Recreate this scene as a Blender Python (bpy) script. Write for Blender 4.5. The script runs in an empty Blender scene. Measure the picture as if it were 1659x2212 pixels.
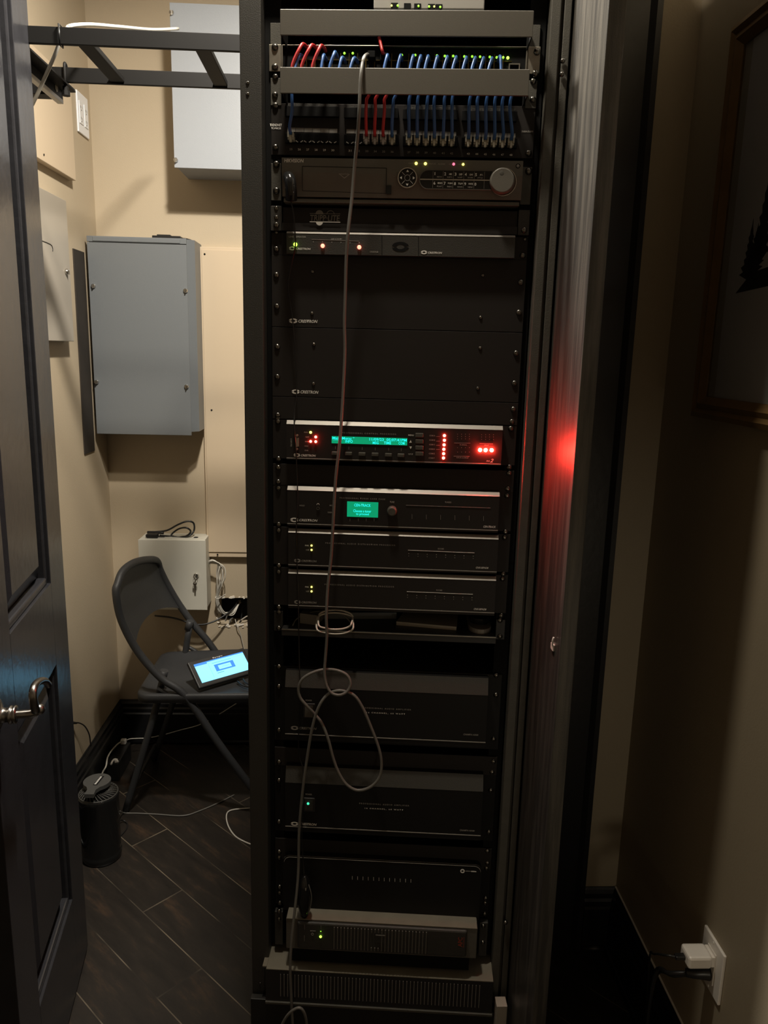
import bpy, bmesh, math, random
from mathutils import Vector, Matrix
from math import sin, cos, pi, radians
random.seed(7)
SC = bpy.context.scene
COL = SC.collection

# ------------------------------------------------------------------ camera
W, HH, FPX = 1659.0, 2212.0, 1661.0
CAM = Vector((0, 0, 1.549))
HEAD = radians(-2.5); PITCH = 0.207605663; ROLL = 0.0242002718
RA = HEAD - 0.040983903            # the rack stands turned by this much
def axes(h):
    f = Vector((-sin(h)*cos(PITCH), cos(h)*cos(PITCH), -sin(PITCH)))
    r = Vector((cos(h), sin(h), 0)); u = r.cross(f)
    c, s = cos(ROLL), sin(ROLL)
    return f, c*r + s*u, c*u - s*r
AF, AR, AU = axes(HEAD)
cd = bpy.data.cameras.new('camera'); co = bpy.data.objects.new('camera', cd); COL.objects.link(co)
m = Matrix((AR, AU, -AF)).transposed().to_4x4(); m.translation = CAM
co.matrix_world = m
cd.sensor_fit = 'HORIZONTAL'; cd.sensor_width = 36; cd.lens = FPX/W*36; cd.clip_start = .02
SC.camera = co
SC.view_settings.view_transform = 'Standard'; SC.view_settings.look = 'None'
SC.view_settings.exposure = 0; SC.view_settings.gamma = 1
SC.view_settings.use_curve_mapping = False

# rack frame: origin on the rack's front plane, x right, y into the rack, z up from the floor
R_O = Vector((0.08206656, 1.52209106, 0))
FR = Matrix.Translation(R_O) @ Matrix.Rotation(RA, 4, 'Z')
FRI = FR.inverted()
def ray(px, py): return AF + (px-829.5)/FPX*AR + (1106-py)/FPX*AU
def AY(px, py, y):
    d = ray(px, py); return CAM + d*((y-CAM.y)/d.y)
def AX(px, py, x):
    d = ray(px, py); return CAM + d*((x-CAM.x)/d.x)
def AZ(px, py, z):
    d = ray(px, py); return CAM + d*((z-CAM.z)/d.z)
def RK(px, py, y=0.0):              # where a sight line meets the rack-frame plane y
    o = FRI @ CAM; d = FRI.to_3x3() @ ray(px, py)
    p = o + d*((y-o.y)/d.y); return (p.x, p.z)
def R3(px, py, y=0.0):
    a, b = RK(px, py, y); return Vector((a, y, b))

# ------------------------------------------------------------------ materials
def principled(name):
    mt = bpy.data.materials.new(name); mt.use_nodes = True
    return mt, mt.node_tree.nodes, mt.node_tree.links, mt.node_tree.nodes['Principled BSDF']
def mat(name, col, rough=.5, metal=0, noise=0, scale=40, bump=0, bscale=200, spec=.5, emit=None, estr=0, alpha=1, trans=0, coat=0):
    mt, N, L, b = principled(name)
    b.inputs['Base Color'].default_value = (*col, 1); b.inputs['Roughness'].default_value = rough
    b.inputs['Metallic'].default_value = metal; b.inputs['Specular IOR Level'].default_value = spec
    b.inputs['Coat Weight'].default_value = coat
    tc = N.new('ShaderNodeTexCoord')
    if noise:
        n = N.new('ShaderNodeTexNoise'); n.inputs['Scale'].default_value = scale; n.inputs['Detail'].default_value = 5
        L.new(tc.outputs['Object'], n.inputs['Vector'])
        r = N.new('ShaderNodeMapRange'); r.inputs[3].default_value = 1-noise; r.inputs[4].default_value = 1+noise
        L.new(n.outputs['Fac'], r.inputs[0])
        mx = N.new('ShaderNodeMix'); mx.data_type = 'RGBA'; mx.blend_type = 'MULTIPLY'; mx.inputs[0].default_value = 1
        mx.inputs[6].default_value = (*col, 1); L.new(r.outputs[0], mx.inputs[7]); L.new(mx.outputs[2], b.inputs['Base Color'])
    if bump:
        n = N.new('ShaderNodeTexNoise'); n.inputs['Scale'].default_value = bscale; n.inputs['Detail'].default_value = 3
        L.new(tc.outputs['Object'], n.inputs['Vector'])
        bp = N.new('ShaderNodeBump'); bp.inputs['Strength'].default_value = bump; bp.inputs['Distance'].default_value = .002
        L.new(n.outputs['Fac'], bp.inputs['Height']); L.new(bp.outputs[0], b.inputs['Normal'])
    if emit:
        b.inputs['Emission Color'].default_value = (*emit, 1); b.inputs['Emission Strength'].default_value = estr
    if trans: b.inputs['Transmission Weight'].default_value = trans
    if alpha < 1: b.inputs['Alpha'].default_value = alpha
    return mt
def wall_mat(name, col, spots=True, rough=.6):
    mt, N, L, b = principled(name)
    tc = N.new('ShaderNodeTexCoord')
    n = N.new('ShaderNodeTexNoise'); n.inputs['Scale'].default_value = 3; n.inputs['Detail'].default_value = 6
    L.new(tc.outputs['Object'], n.inputs['Vector'])
    r = N.new('ShaderNodeMapRange'); r.inputs[3].default_value = .93; r.inputs[4].default_value = 1.07; L.new(n.outputs['Fac'], r.inputs[0])
    mx = N.new('ShaderNodeMix'); mx.data_type = 'RGBA'; mx.blend_type = 'MULTIPLY'; mx.inputs[0].default_value = 1
    mx.inputs[6].default_value = (*col, 1); L.new(r.outputs[0], mx.inputs[7])
    out = mx.outputs[2]
    if spots:   # small chips where the paint is off
        v = N.new('ShaderNodeTexVoronoi'); v.inputs['Scale'].default_value = 9; v.inputs['Randomness'].default_value = 1
        L.new(tc.outputs['Object'], v.inputs['Vector'])
        lt = N.new('ShaderNodeMath'); lt.operation = 'LESS_THAN'; lt.inputs[1].default_value = .035; L.new(v.outputs['Distance'], lt.inputs[0])
        n2 = N.new('ShaderNodeTexNoise'); n2.inputs['Scale'].default_value = 2.2; L.new(tc.outputs['Object'], n2.inputs['Vector'])
        g = N.new('ShaderNodeMath'); g.operation = 'GREATER_THAN'; g.inputs[1].default_value = .56; L.new(n2.outputs['Fac'], g.inputs[0])
        mu = N.new('ShaderNodeMath'); mu.operation = 'MULTIPLY'; L.new(lt.outputs[0], mu.inputs[0]); L.new(g.outputs[0], mu.inputs[1])
        m2 = N.new('ShaderNodeMix'); m2.data_type = 'RGBA'; L.new(mu.outputs[0], m2.inputs[0]); L.new(out, m2.inputs[6]); m2.inputs[7].default_value = (.75, .68, .57, 1)
        out = m2.outputs[2]
    L.new(out, b.inputs['Base Color']); b.inputs['Roughness'].default_value = rough
    n3 = N.new('ShaderNodeTexNoise'); n3.inputs['Scale'].default_value = 260; L.new(tc.outputs['Object'], n3.inputs['Vector'])
    bp = N.new('ShaderNodeBump'); bp.inputs['Strength'].default_value = .25; bp.inputs['Distance'].default_value = .001
    L.new(n3.outputs['Fac'], bp.inputs['Height']); L.new(bp.outputs[0], b.inputs['Normal'])
    return mt
def streak_mat(name, c0, c1, rough=.5, sc=(14, 14, .8)):
    mt, N, L, b = principled(name)
    tc = N.new('ShaderNodeTexCoord'); mp = N.new('ShaderNodeMapping'); mp.inputs['Scale'].default_value = sc
    L.new(tc.outputs['Object'], mp.inputs['Vector'])
    n = N.new('ShaderNodeTexNoise'); n.inputs['Scale'].default_value = 4; n.inputs['Detail'].default_value = 7; n.inputs['Roughness'].default_value = .65
    L.new(mp.outputs[0], n.inputs['Vector'])
    cr = N.new('ShaderNodeValToRGB'); cr.color_ramp.elements[0].position = .42; cr.color_ramp.elements[1].position = .66
    cr.color_ramp.elements[0].color = (*c0, 1); cr.color_ramp.elements[1].color = (*c1, 1)
    L.new(n.outputs['Fac'], cr.inputs[0]); L.new(cr.outputs[0], b.inputs['Base Color'])
    b.inputs['Roughness'].default_value = rough
    n3 = N.new('ShaderNodeTexNoise'); n3.inputs['Scale'].default_value = 400; L.new(tc.outputs['Object'], n3.inputs['Vector'])
    bp = N.new('ShaderNodeBump'); bp.inputs['Strength'].default_value = .2; bp.inputs['Distance'].default_value = .001
    L.new(n3.outputs['Fac'], bp.inputs['Height']); L.new(bp.outputs[0], b.inputs['Normal'])
    return mt
def floor_mat():
    mt, N, L, b = principled('dark_plank_tile')
    tc = N.new('ShaderNodeTexCoord'); sp = N.new('ShaderNodeSeparateXYZ'); L.new(tc.outputs['Object'], sp.inputs[0])
    def M(op, a, bb=None, c=None):
        n = N.new('ShaderNodeMath'); n.operation = op
        for i, v in enumerate((a, bb, c)):
            if v is None: continue
            if isinstance(v, (int, float)): n.inputs[i].default_value = v
            else: L.new(v, n.inputs[i])
        return n.outputs[0]
    x, y = sp.outputs[0], sp.outputs[1]
    u = M('MULTIPLY', M('ADD', x, y), .70711); v = M('MULTIPLY', M('SUBTRACT', x, y), .70711)
    ru = M('DIVIDE', M('SUBTRACT', u, .9385), .1272); row = M('FLOOR', ru); fu = M('FRACT', ru)
    vv = M('DIVIDE', M('ADD', M('ADD', v, M('MULTIPLY', row, .285)), 1.735), .90); fv = M('FRACT', vv); cell = M('FLOOR', vv)
    eu = M('MINIMUM', fu, M('SUBTRACT', 1, fu)); ev = M('MINIMUM', fv, M('SUBTRACT', 1, fv))
    gu = M('LESS_THAN', eu, .011); gv = M('LESS_THAN', ev, .0022)
    cx = N.new('ShaderNodeCombineXYZ'); L.new(row, cx.inputs[0]); L.new(cell, cx.inputs[1])
    wn = N.new('ShaderNodeTexWhiteNoise'); wn.noise_dimensions = '2D'; L.new(cx.outputs[0], wn.inputs['Vector'])
    c2 = N.new('ShaderNodeCombineXYZ'); L.new(M('MULTIPLY', u, 14), c2.inputs[0]); L.new(M('MULTIPLY', v, 3), c2.inputs[1]); L.new(M('MULTIPLY', wn.outputs['Value'], 30), c2.inputs[2])
    n = N.new('ShaderNodeTexNoise'); n.inputs['Scale'].default_value = 1.6; n.inputs['Detail'].default_value = 8; n.inputs['Roughness'].default_value = .7
    L.new(c2.outputs[0], n.inputs['Vector'])
    cr = N.new('ShaderNodeValToRGB'); e = cr.color_ramp.elements
    e[0].position = .35; e[0].color = (.011, .009, .0075, 1); e[1].position = .72; e[1].color = (.055, .033, .020, 1)
    k = e.new(.55); k.color = (.019, .015, .012, 1); L.new(n.outputs['Fac'], cr.inputs[0])
    gr = N.new('ShaderNodeTexNoise'); gr.inputs['Scale'].default_value = 5; L.new(tc.outputs['Object'], gr.inputs['Vector'])
    gcol = N.new('ShaderNodeValToRGB'); gcol.color_ramp.elements[0].position = .42; gcol.color_ramp.elements[1].position = .6
    gcol.color_ramp.elements[0].color = (.02, .017, .014, 1); gcol.color_ramp.elements[1].color = (.15, .12, .085, 1); L.new(gr.outputs['Fac'], gcol.inputs[0])
    mx = N.new('ShaderNodeMix'); mx.data_type = 'RGBA'; L.new(M('MAXIMUM', gu, gv), mx.inputs[0]); L.new(cr.outputs[0], mx.inputs[6]); L.new(gcol.outputs[0], mx.inputs[7])
    L.new(mx.outputs[2], b.inputs['Base Color']); b.inputs['Roughness'].default_value = .45; b.inputs['Specular IOR Level'].default_value = .35
    bp = N.new('ShaderNodeBump'); bp.inputs['Strength'].default_value = .5; bp.inputs['Distance'].default_value = .002
    L.new(n.outputs['Fac'], bp.inputs['Height']); L.new(bp.outputs[0], b.inputs['Normal'])
    return mt
K = {}
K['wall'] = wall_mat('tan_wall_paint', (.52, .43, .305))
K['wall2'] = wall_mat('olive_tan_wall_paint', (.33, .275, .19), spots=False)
K['ceil'] = mat('white_ceiling_paint', (.6, .57, .52), .8)
K['floor'] = floor_mat()
K['blackpaint'] = mat('black_gloss_paint', (.012, .012, .013), .32, bump=.15, bscale=60)
K['doorpaint'] = mat('black_door_paint', (.022, .022, .025), .25, noise=.25, scale=25, bump=.3, bscale=45)
K['dustdoor'] = streak_mat('dusty_black_door_paint', (.032, .030, .027), (.085, .078, .066), .40)
K['panelpaint'] = mat('cream_painted_cover', (.62, .50, .355), .45)
K['grey_box'] = mat('grey_powder_coat', (.165, .178, .188), .4, bump=.1, bscale=500)
K['white_box'] = mat('pale_grey_powder_coat', (.35, .375, .41), .4, bump=.1, bscale=500)
K['cream_box'] = mat('cream_powder_coat', (.60, .58, .50), .45)
K['tan_metal'] = mat('beige_grey_metal_cover', (.42, .38, .32), .35)
K['chrome'] = mat('nickel', (.7, .68, .64), .22, 1)
K['pewter'] = mat('dark_pewter', (.25, .235, .215), .3, 1, noise=.25, scale=60)
K['steelblk'] = mat('black_steel', (.022, .021, .02), .42, bump=.15, bscale=700)
K['ladderblk'] = mat('satin_black_steel', (.008, .0075, .007), .55, spec=.15)
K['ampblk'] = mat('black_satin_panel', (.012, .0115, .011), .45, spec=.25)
K['dust_lit_top'] = mat('dust_and_light_steel', (.21, .19, .145), .7, noise=.2, scale=30)  # tan dust colour, raised to paint overhead light on upward faces
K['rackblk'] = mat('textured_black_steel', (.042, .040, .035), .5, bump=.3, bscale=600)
K['rackdust'] = mat('dusty_black_steel', (.085, .080, .066), .55, noise=.3, scale=30, bump=.2, bscale=500)
K['dark'] = mat('matt_black', (.007, .007, .007), .8, spec=.15)
K['panelblk'] = mat('black_anodised_panel', (.024, .021, .0195), .5, noise=.12, scale=8, spec=.25)
K['screw'] = mat('black_screw', (.22, .21, .19), .25, 1)
K['duct'] = mat('black_plastic_duct', (.105, .096, .078), .5, bump=.1, bscale=900)
K['dvr'] = mat('charcoal_plastic', (.135, .126, .107), .42, bump=.1, bscale=900)
K['alu'] = mat('grey_aluminium_edge', (.30, .28, .25), .45, .3)
K['galv'] = mat('zinc_plated_steel', (.42, .39, .33), .35, .8, noise=.3, scale=80)
K['silver'] = mat('silver_paint', (.42, .41, .38), .4, .2)
K['blue'] = mat('blue_cable_jacket', (.045, .13, .36), .38)
K['red'] = mat('red_cable_jacket', (.45, .03, .03), .38)
K['greycable'] = mat('grey_cable_jacket', (.16, .155, .14), .45)
K['whitecable'] = mat('white_cable_jacket', (.62, .59, .52), .4)
K['blackcable'] = mat('black_cable_jacket', (.012, .012, .012), .35)
K['clear'] = mat('clear_plug_plastic', (.55, .52, .43), .2, alpha=.85)
K['greyplug'] = mat('translucent_grey_boot', (.42, .38, .36), .35)
K['print'] = mat('white_print', (.92, .90, .85), .6)
K['dimprint'] = mat('grey_print', (.36, .34, .31), .6)
K['puck'] = mat('dark_grey_plastic', (.05, .05, .048), .5)
K['labelgrey'] = mat('grey_label_strip', (.24, .225, .20), .6)
K['redprint'] = mat('red_print', (.35, .06, .03), .5)
K['white'] = mat('white_plastic', (.80, .76, .70), .35)
K['brightwhite'] = mat('bright_white_plastic', (.85, .86, .88), .35)
K['gold'] = mat('aged_gilt_wood', (.16, .095, .035), .4, .2, noise=.3, scale=30)
K['mat_board'] = mat('grey_mount_board', (.5, .46, .38), .7)
K['paper'] = mat('grey_print_paper', (.7, .7, .73), .6, noise=.15, scale=6)
K['ink'] = mat('dark_ink', (.022, .022, .022), .7)
K['chair'] = mat('charcoal_enamel', (.034, .035, .037), .5, noise=.15, scale=12, bump=.25, bscale=350)
K['mouse'] = mat('gloss_black_plastic', (.01, .01, .01), .12)
K['board'] = mat('dark_brown_shade', (.03, .023, .017), .7, noise=.3, scale=20)  # near-black brown, only for the painted shade on the left wall
K['plaster'] = mat('broken_plaster', (.78, .72, .62), .9, noise=.2, scale=60)
K['brass'] = mat('gold_contacts', (.5, .36, .12), .3, 1)
K['l_red'] = mat('red_led', (1, .2, .15), .4, emit=(1, .035, .02), estr=90)
K['l_redx'] = mat('bright_red_led', (1, .2, .15), .4, emit=(1, .035, .02), estr=3600)
K['l_red2'] = mat('soft_red_led', (1, .2, .15), .4, emit=(1, .16, .10), estr=5)
K['l_pink'] = mat('pink_led', (1, .2, .3), .4, emit=(1, .15, .25), estr=2)
K['l_green'] = mat('green_led', (.3, 1, .1), .4, emit=(.45, 1, .06), estr=4)
K['l_green2'] = mat('dim_green_led', (.3, 1, .1), .4, emit=(.30, .85, .04), estr=1.6)
K['l_yellow'] = mat('yellow_led', (.8, .9, .1), .4, emit=(.95, .85, .12), estr=4)
K['l_teal'] = mat('teal_led', (.1, .8, .5), .4, emit=(.05, .75, .42), estr=1.3)
K['lcd'] = mat('green_backlit_screen', (0, .1, .06), .2, emit=(.0, .30, .13), estr=1.0)
K['lcdtext'] = mat('cyan_screen_text', (0, .5, .6), .3, emit=(.02, .95, .90), estr=1.0)
K['scr'] = mat('lit_pale_cyan_screen', (.1, .2, .2), .2, emit=(.22, .68, 1.0), estr=1.7)
K['scrblue'] = mat('lit_blue_screen_area', (.05, .1, .3), .2, emit=(.05, .28, .80), estr=1.0)
K['scrgrey'] = mat('lit_teal_screen_text', (.05, .1, .1), .2, emit=(.10, .45, .50), estr=.8)
K['glass'] = mat('picture_glass', (1, 1, 1), .03, trans=1, alpha=1)
K['glass'].node_tree.nodes['Principled BSDF'].inputs['IOR'].default_value = 1.45

# ------------------------------------------------------------------ mesh builder
def catmull(pts, n=6, closed=False):
    P = [Vector(p) for p in pts]
    if len(P) < 3: return P
    out = []
    rng = range(len(P)) if closed else range(len(P)-1)
    for i in rng:
        p1, p2 = P[i], P[(i+1) % len(P)]
        p0 = P[i-1] if (i > 0 or closed) else p1*2-p2
        p3 = P[(i+2) % len(P)] if (i+2 < len(P) or closed) else p2*2-p1
        for k in range(n):
            t = k/n
            out.append(.5*((2*p1)+(p2-p0)*t+(2*p0-5*p1+4*p2-p3)*t*t+(3*p1-p0-3*p2+p3)*t*t*t))
    if not closed: out.append(P[-1])
    return out
class MB:
    def __init__(s): s.bm = bmesh.new()
    def box(s, x0, x1, y0, y1, z0, z1, bev=0, seg=2):
        b = bmesh.new()
        bmesh.ops.create_cube(b, size=1)
        for v in b.verts: v.co = Vector(((x0+x1)/2+v.co.x*(x1-x0), (y0+y1)/2+v.co.y*(y1-y0), (z0+z1)/2+v.co.z*(z1-z0)))
        if bev: bmesh.ops.bevel(b, geom=b.edges[:], offset=bev, segments=seg, affect='EDGES', profile=.5)
        return s.merge(b)
    def merge(s, b):
        me = bpy.data.meshes.new('t'); b.to_mesh(me); b.free(); s.bm.from_mesh(me); bpy.data.meshes.remove(me); return s
    def obox(s, o, ax, ay, az, bev=0):
        """box from corner o spanned by three edge vectors"""
        b = bmesh.new(); bmesh.ops.create_cube(b, size=1)
        o, ax, ay, az = map(Vector, (o, ax, ay, az))
        for v in b.verts: v.co = o+ax*(v.co.x+.5)+ay*(v.co.y+.5)+az*(v.co.z+.5)
        if bev: bmesh.ops.bevel(b, geom=b.edges[:], offset=bev, segments=2, affect='EDGES', profile=.5)
        bmesh.ops.recalc_face_normals(b, faces=b.faces[:])
        return s.merge(b)
    def cyl(s, p0, p1, r0, r1=None, n=20, smooth=True):
        r1 = r0 if r1 is None else r1
        return s.rings([(Vector(p0), r0), (Vector(p1), r1)], n, smooth)
    def rings(s, L, n=20, smooth=True, caps=True):
        d = (L[-1][0]-L[0][0]).normalized()
        a = d.orthogonal().normalized(); c = d.cross(a); vs = []
        for p, r in L: vs.append([s.bm.verts.new(p+(a*cos(2*pi*i/n)+c*sin(2*pi*i/n))*r) for i in range(n)])
        for k in range(len(L)-1):
            for i in range(n):
                f = s.bm.faces.new((vs[k][i], vs[k][(i+1) % n], vs[k+1][(i+1) % n], vs[k+1][i])); f.smooth = smooth
        if caps:
            s.bm.faces.new(vs[0][::-1]); s.bm.faces.new(vs[-1])
        return s
    def lathe(s, c, axis, prof, n=24, smooth=True):
        axis = Vector(axis).normalized(); c = Vector(c)
        return s.rings([(c+axis*h, r) for h, r in prof], n, smooth)
    def tube(s, pts, r, n=8, sub=6, closed=False, r2=None):
        P = catmull(pts, sub, closed) if sub > 1 else [Vector(p) for p in pts]
        m = len(P); t0 = (P[1]-P[0]).normalized(); a = t0.orthogonal().normalized(); vs = []
        for i, p in enumerate(P):
            if closed: t = (P[(i+1) % m]-P[i-1]).normalized()
            else: t = (P[min(i+1, m-1)]-P[max(i-1, 0)]).normalized()
            a = (a-t*a.dot(t)).normalized(); c = t.cross(a)
            rr = r if r2 is None else r+(r2-r)*i/(m-1)
            vs.append([s.bm.verts.new(p+(a*cos(2*pi*k/n)+c*sin(2*pi*k/n))*rr) for k in range(n)])
        for i in range(m if closed else m-1):
            A, B = vs[i], vs[(i+1) % m]
            if closed and i == m-1:   # align the seam
                best = min(range(n), key=lambda o: (B[o].co-A[0].co).length); B = B[best:]+B[:best]
            for k in range(n):
                f = s.bm.faces.new((A[k], A[(k+1) % n], B[(k+1) % n], B[k])); f.smooth = True
        if not closed: s.bm.faces.new(vs[0][::-1]); s.bm.faces.new(vs[-1])
        return s
    def sphere(s, c, r, sc=(1, 1, 1), n=16, m=10):
        b = bmesh.new(); bmesh.ops.create_uvsphere(b, u_segments=n, v_segments=m, radius=r)
        for v in b.verts: v.co = Vector((v.co.x*sc[0], v.co.y*sc[1], v.co.z*sc[2]))+Vector(c)
        for f in b.faces: f.smooth = True
        return s.merge(b)
    def prism(s, poly, axis, a0, a1):
        """polygon in the plane across axis ('x': (y,z), 'y': (x,z), 'z': (x,y)) extruded a0..a1"""
        def P(q, a): return {'x': (a, q[0], q[1]), 'y': (q[0], a, q[1]), 'z': (q[0], q[1], a)}[axis]
        b = bmesh.new()
        A = [b.verts.new(P(q, a0)) for q in poly]; B = [b.verts.new(P(q, a1)) for q in poly]
        b.faces.new(A); b.faces.new(B[::-1]); n = len(poly)
        for i in range(n): b.faces.new((A[i], B[i], B[(i+1) % n], A[(i+1) % n]))
        bmesh.ops.recalc_face_normals(b, faces=b.faces[:])
        return s.merge(b)
    def ringprism(s, outer, inner, axis, a0, a1):
        def P(q, a): return {'x': (a, q[0], q[1]), 'y': (q[0], a, q[1]), 'z': (q[0], q[1], a)}[axis]
        b = bmesh.new(); n = len(outer)
        O0 = [b.verts.new(P(q, a0)) for q in outer]; O1 = [b.verts.new(P(q, a1)) for q in outer]
        I0 = [b.verts.new(P(q, a0)) for q in inner]; I1 = [b.verts.new(P(q, a1)) for q in inner]
        for i in range(n):
            j = (i+1) % n
            b.faces.new((O0[i], O0[j], I0[j], I0[i])); b.faces.new((O1[i], I1[i], I1[j], O1[j]))
            b.faces.new((O0[i], O1[i], O1[j], O0[j])); b.faces.new((I0[i], I0[j], I1[j], I1[i]))
        bmesh.ops.recalc_face_normals(b, faces=b.faces[:])
        return s.merge(b)
    def mesh(s, name, off=(0, 0, 0)):
        off = Vector(off)
        for v in s.bm.verts: v.co -= off
        me = bpy.data.meshes.new(name); s.bm.to_mesh(me); s.bm.free(); return me
def circ(cx, cz, r, n=24, sx=1, a0=0, a1=2*pi):
    return [(cx+r*sx*cos(a0+(a1-a0)*i/n), cz+r*sin(a0+(a1-a0)*i/n)) for i in range(n)]

# ------------------------------------------------------------------ things
ORG = {}
def tag(o, label, cat, group=None):
    o['label'] = label; o['category'] = cat
    if group: o['group'] = group
def place(o, org, rack):
    org = Vector(org); ORG[o.name] = org
    if rack: o.location = FR @ org; o.rotation_euler = (0, 0, RA)
    else: o.location = org
def thing(name, label, cat, org, rack=False, group=None):
    o = bpy.data.objects.new(name, None); COL.objects.link(o); o.empty_display_size = .05
    place(o, org, rack); tag(o, label, cat, group); return o
def part(name, mb, m, parent, label=None):
    org = ORG[parent.name]; me = mb.mesh(name, org); me.materials.append(K[m])
    o = bpy.data.objects.new(name, me); COL.objects.link(o); o.parent = parent; ORG[o.name] = org
    if label: o['label'] = label
    return o
def single(name, label, cat, org, mb, m, rack=False, group=None):
    me = mb.mesh(name, org); me.materials.append(K[m]); o = bpy.data.objects.new(name, me); COL.objects.link(o)
    place(o, org, rack); tag(o, label, cat, group); return o
def struct(name, mb, m, parent=None, org=(0, 0, 0)):
    me = mb.mesh(name, org); me.materials.append(K[m]); o = bpy.data.objects.new(name, me); COL.objects.link(o); ORG[o.name] = Vector(org)
    if parent: o.parent = parent
    else: o.location = org; o['kind'] = 'structure'
    return o
TXT = {}
def text(name, s, parent, x0, x1, z, h, y, m='print', align='L', shear=0, turn=0, merge=None, space=1.0):
    """flat lettering facing -y in the rack frame; x0..x1 its extent, z its middle, h its capital height"""
    cu = bpy.data.curves.new('t', 'FONT'); cu.body = s; cu.size = 1; cu.resolution_u = 2; cu.extrude = .0; cu.shear = shear
    cu.space_character = space; cu.offset = .018
    to = bpy.data.objects.new('t', cu); COL.objects.link(to)
    bpy.context.view_layer.update()
    me = bpy.data.meshes.new_from_object(to.evaluated_get(bpy.context.evaluated_depsgraph_get()))
    COL.objects.unlink(to); bpy.data.objects.remove(to); bpy.data.curves.remove(cu)
    xs = [v.co.x for v in me.vertices]; ys = [v.co.y for v in me.vertices]
    a, b, c, d = min(xs), max(xs), min(ys), max(ys); org = ORG[parent.name]
    w = x1-x0
    for v in me.vertices:
        fx = (v.co.x-a)/(b-a); fy = (v.co.y-c)/(d-c)
        lx, lz = (fx-.5)*w, (fy-.5)*h
        if turn: lx, lz = lx*cos(turn)-lz*sin(turn), lx*sin(turn)+lz*cos(turn)
        v.co = Vector((x0+w/2+lx, y, z+lz))-org
    me.name = name; me.materials.append(K[m])
    if merge is not None:
        merge.append(me); return
    o = bpy.data.objects.new(name, me); COL.objects.link(o); o.parent = parent; ORG[o.name] = org
    return o
def textpx(s, parent, pxl, pxr, py, hpx, y, m='print', name='lettering', **k):
    """lettering whose ends sit where the photograph shows them on the plane y"""
    a = R3(pxl, py, y); b = R3(pxr, py, y); t = R3(pxl, py-hpx/2, y); u = R3(pxl, py+hpx/2, y)
    return text(name, s, parent, a.x, b.x, (a.z+b.z)/2, t.z-u.z, y, m, **k)
def px_row(px, py):     # follow the slope of the rack's horizontals: y of a level line at px, given its y at px=850
    return py+(px-850)*(.0255+max(0, py-765)*2.28e-5-max(0, 765-py)*0.0)
SCREWME = None
def screw_mesh():
    mb = MB()
    mb.rings([(Vector((0, .003, 0)), .0058), (Vector((0, 0, 0)), .0058), (Vector((0, -.0018, 0)), .0052), (Vector((0, -.0032, 0)), .0036), (Vector((0, -.0038, 0)), .0012)], 16)
    me = mb.mesh('screw'); me.materials.append(K['screw']); return me
SCREWME = screw_mesh()
def screws(parent, pts, y, s=1.0):
    for (px, py) in pts:
        p = R3(px, py, y)-ORG[parent.name]
        o = bpy.data.objects.new('screw', SCREWME); COL.objects.link(o); o.parent = parent; o.location = p; o.scale = (s, s, s); o.rotation_euler = (0, random.uniform(0, 1.5), 0)
def leds(parent, pts, y, m, r=.0022, name='indicator_light'):
    for (px, py) in pts:
        p = R3(px, py, y); mb = MB(); mb.sphere(p, r, (1, .7, 1), 12, 8); part(name, mb, m, parent)
def rect(px0, py0, px1, py1, y):  # rack frame rectangle from its upper left and lower right pixel
    a = R3(px0, py0, y); b = R3(px1, py1, y); return a.x, b.x, b.z, a.z
def logo(parent, px, py, y, w=.017, m='print'):
    c = R3(px, py, y); mb = MB(); h = w*.55
    for k in (0, 1):
        A = [(c.x+sx*w/2*cos(t), c.z+sx*0+h/2*sin(t)) for sx in (1,) for t in [k*pi+.25+i*(pi-.4)/14 for i in range(15)]]
        B = [(c.x+w*.24*cos(t), c.z+h*.24*sin(t)) for t in [k*pi+.25+i*(pi-.1)/14 for i in range(15)]]
        for i in range(14):
            vs = [mb.bm.verts.new((q[0], y, q[1])) for q in (A[i], A[i+1], B[i+1], B[i])]; mb.bm.faces.new(vs)
    part('logo', mb, m, parent)
def crest(parent, px0, px1, py, y, h=5.5, m='print'):
    """oval swirl and the eight letter word beside it"""
    wpx = px1-px0
    p0 = R3(px0, py, y); p1 = R3(px0+wpx*.30, py, y)
    logo(parent, px0+wpx*.15, py, y, p1.x-p0.x, m)
    textpx('CRESTRON', parent, px0+wpx*.33, px1, py+1, h, y, m, name='lettering', shear=.25)

U0 = 1.41
def UZ(k): return U0-.04445*k
EL, ER = -.2413, .2413

# ================================================================== ROOM
YB, XL, XR, YF = 2.847, -.898, .713, 1.755
CZ = 2.92
mb = MB(); mb.box(-1.9, 1.6, -1.2, 3.1, -.06, 0); struct('floor', mb, 'floor')
mb = MB(); mb.box(-1.9, 1.6, -1.2, 3.1, CZ, CZ+.06); struct('ceiling', mb, 'ceil')
hx0, hx1, hz0, hz1 = -.508, -.30, .488, .602
mb = MB()
mb.box(XL-.1, hx0, YB, YB+.1, 0, CZ); mb.box(hx1, 1.5, YB, YB+.1, 0, CZ)
mb.box(hx0, hx1, YB, YB+.1, 0, hz0); mb.box(hx0, hx1, YB, YB+.1, hz1, CZ)
mb.box(hx0-.02, hx1+.02, YB+.1, YB+.14, hz0-.02, hz1+.02)
wb = struct('wall_back', mb, 'wall')
mb = MB(); mb.box(hx0+.001, hx1-.001, YB+.085, YB+.099, hz0+.001, hz1-.001); struct('wall_cavity', mb, 'dark', wb)
mb = MB(); mb.box(XL-.1, XL, YF+.02, YB, 0, CZ); struct('wall_left', mb, 'wall')
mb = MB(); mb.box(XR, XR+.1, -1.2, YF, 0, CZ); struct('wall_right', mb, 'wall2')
mb = MB(); mb.box(.43, XR+.1, YF, YF+.11, 0, CZ); struct('wall_front_right', mb, 'wall2')
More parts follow.
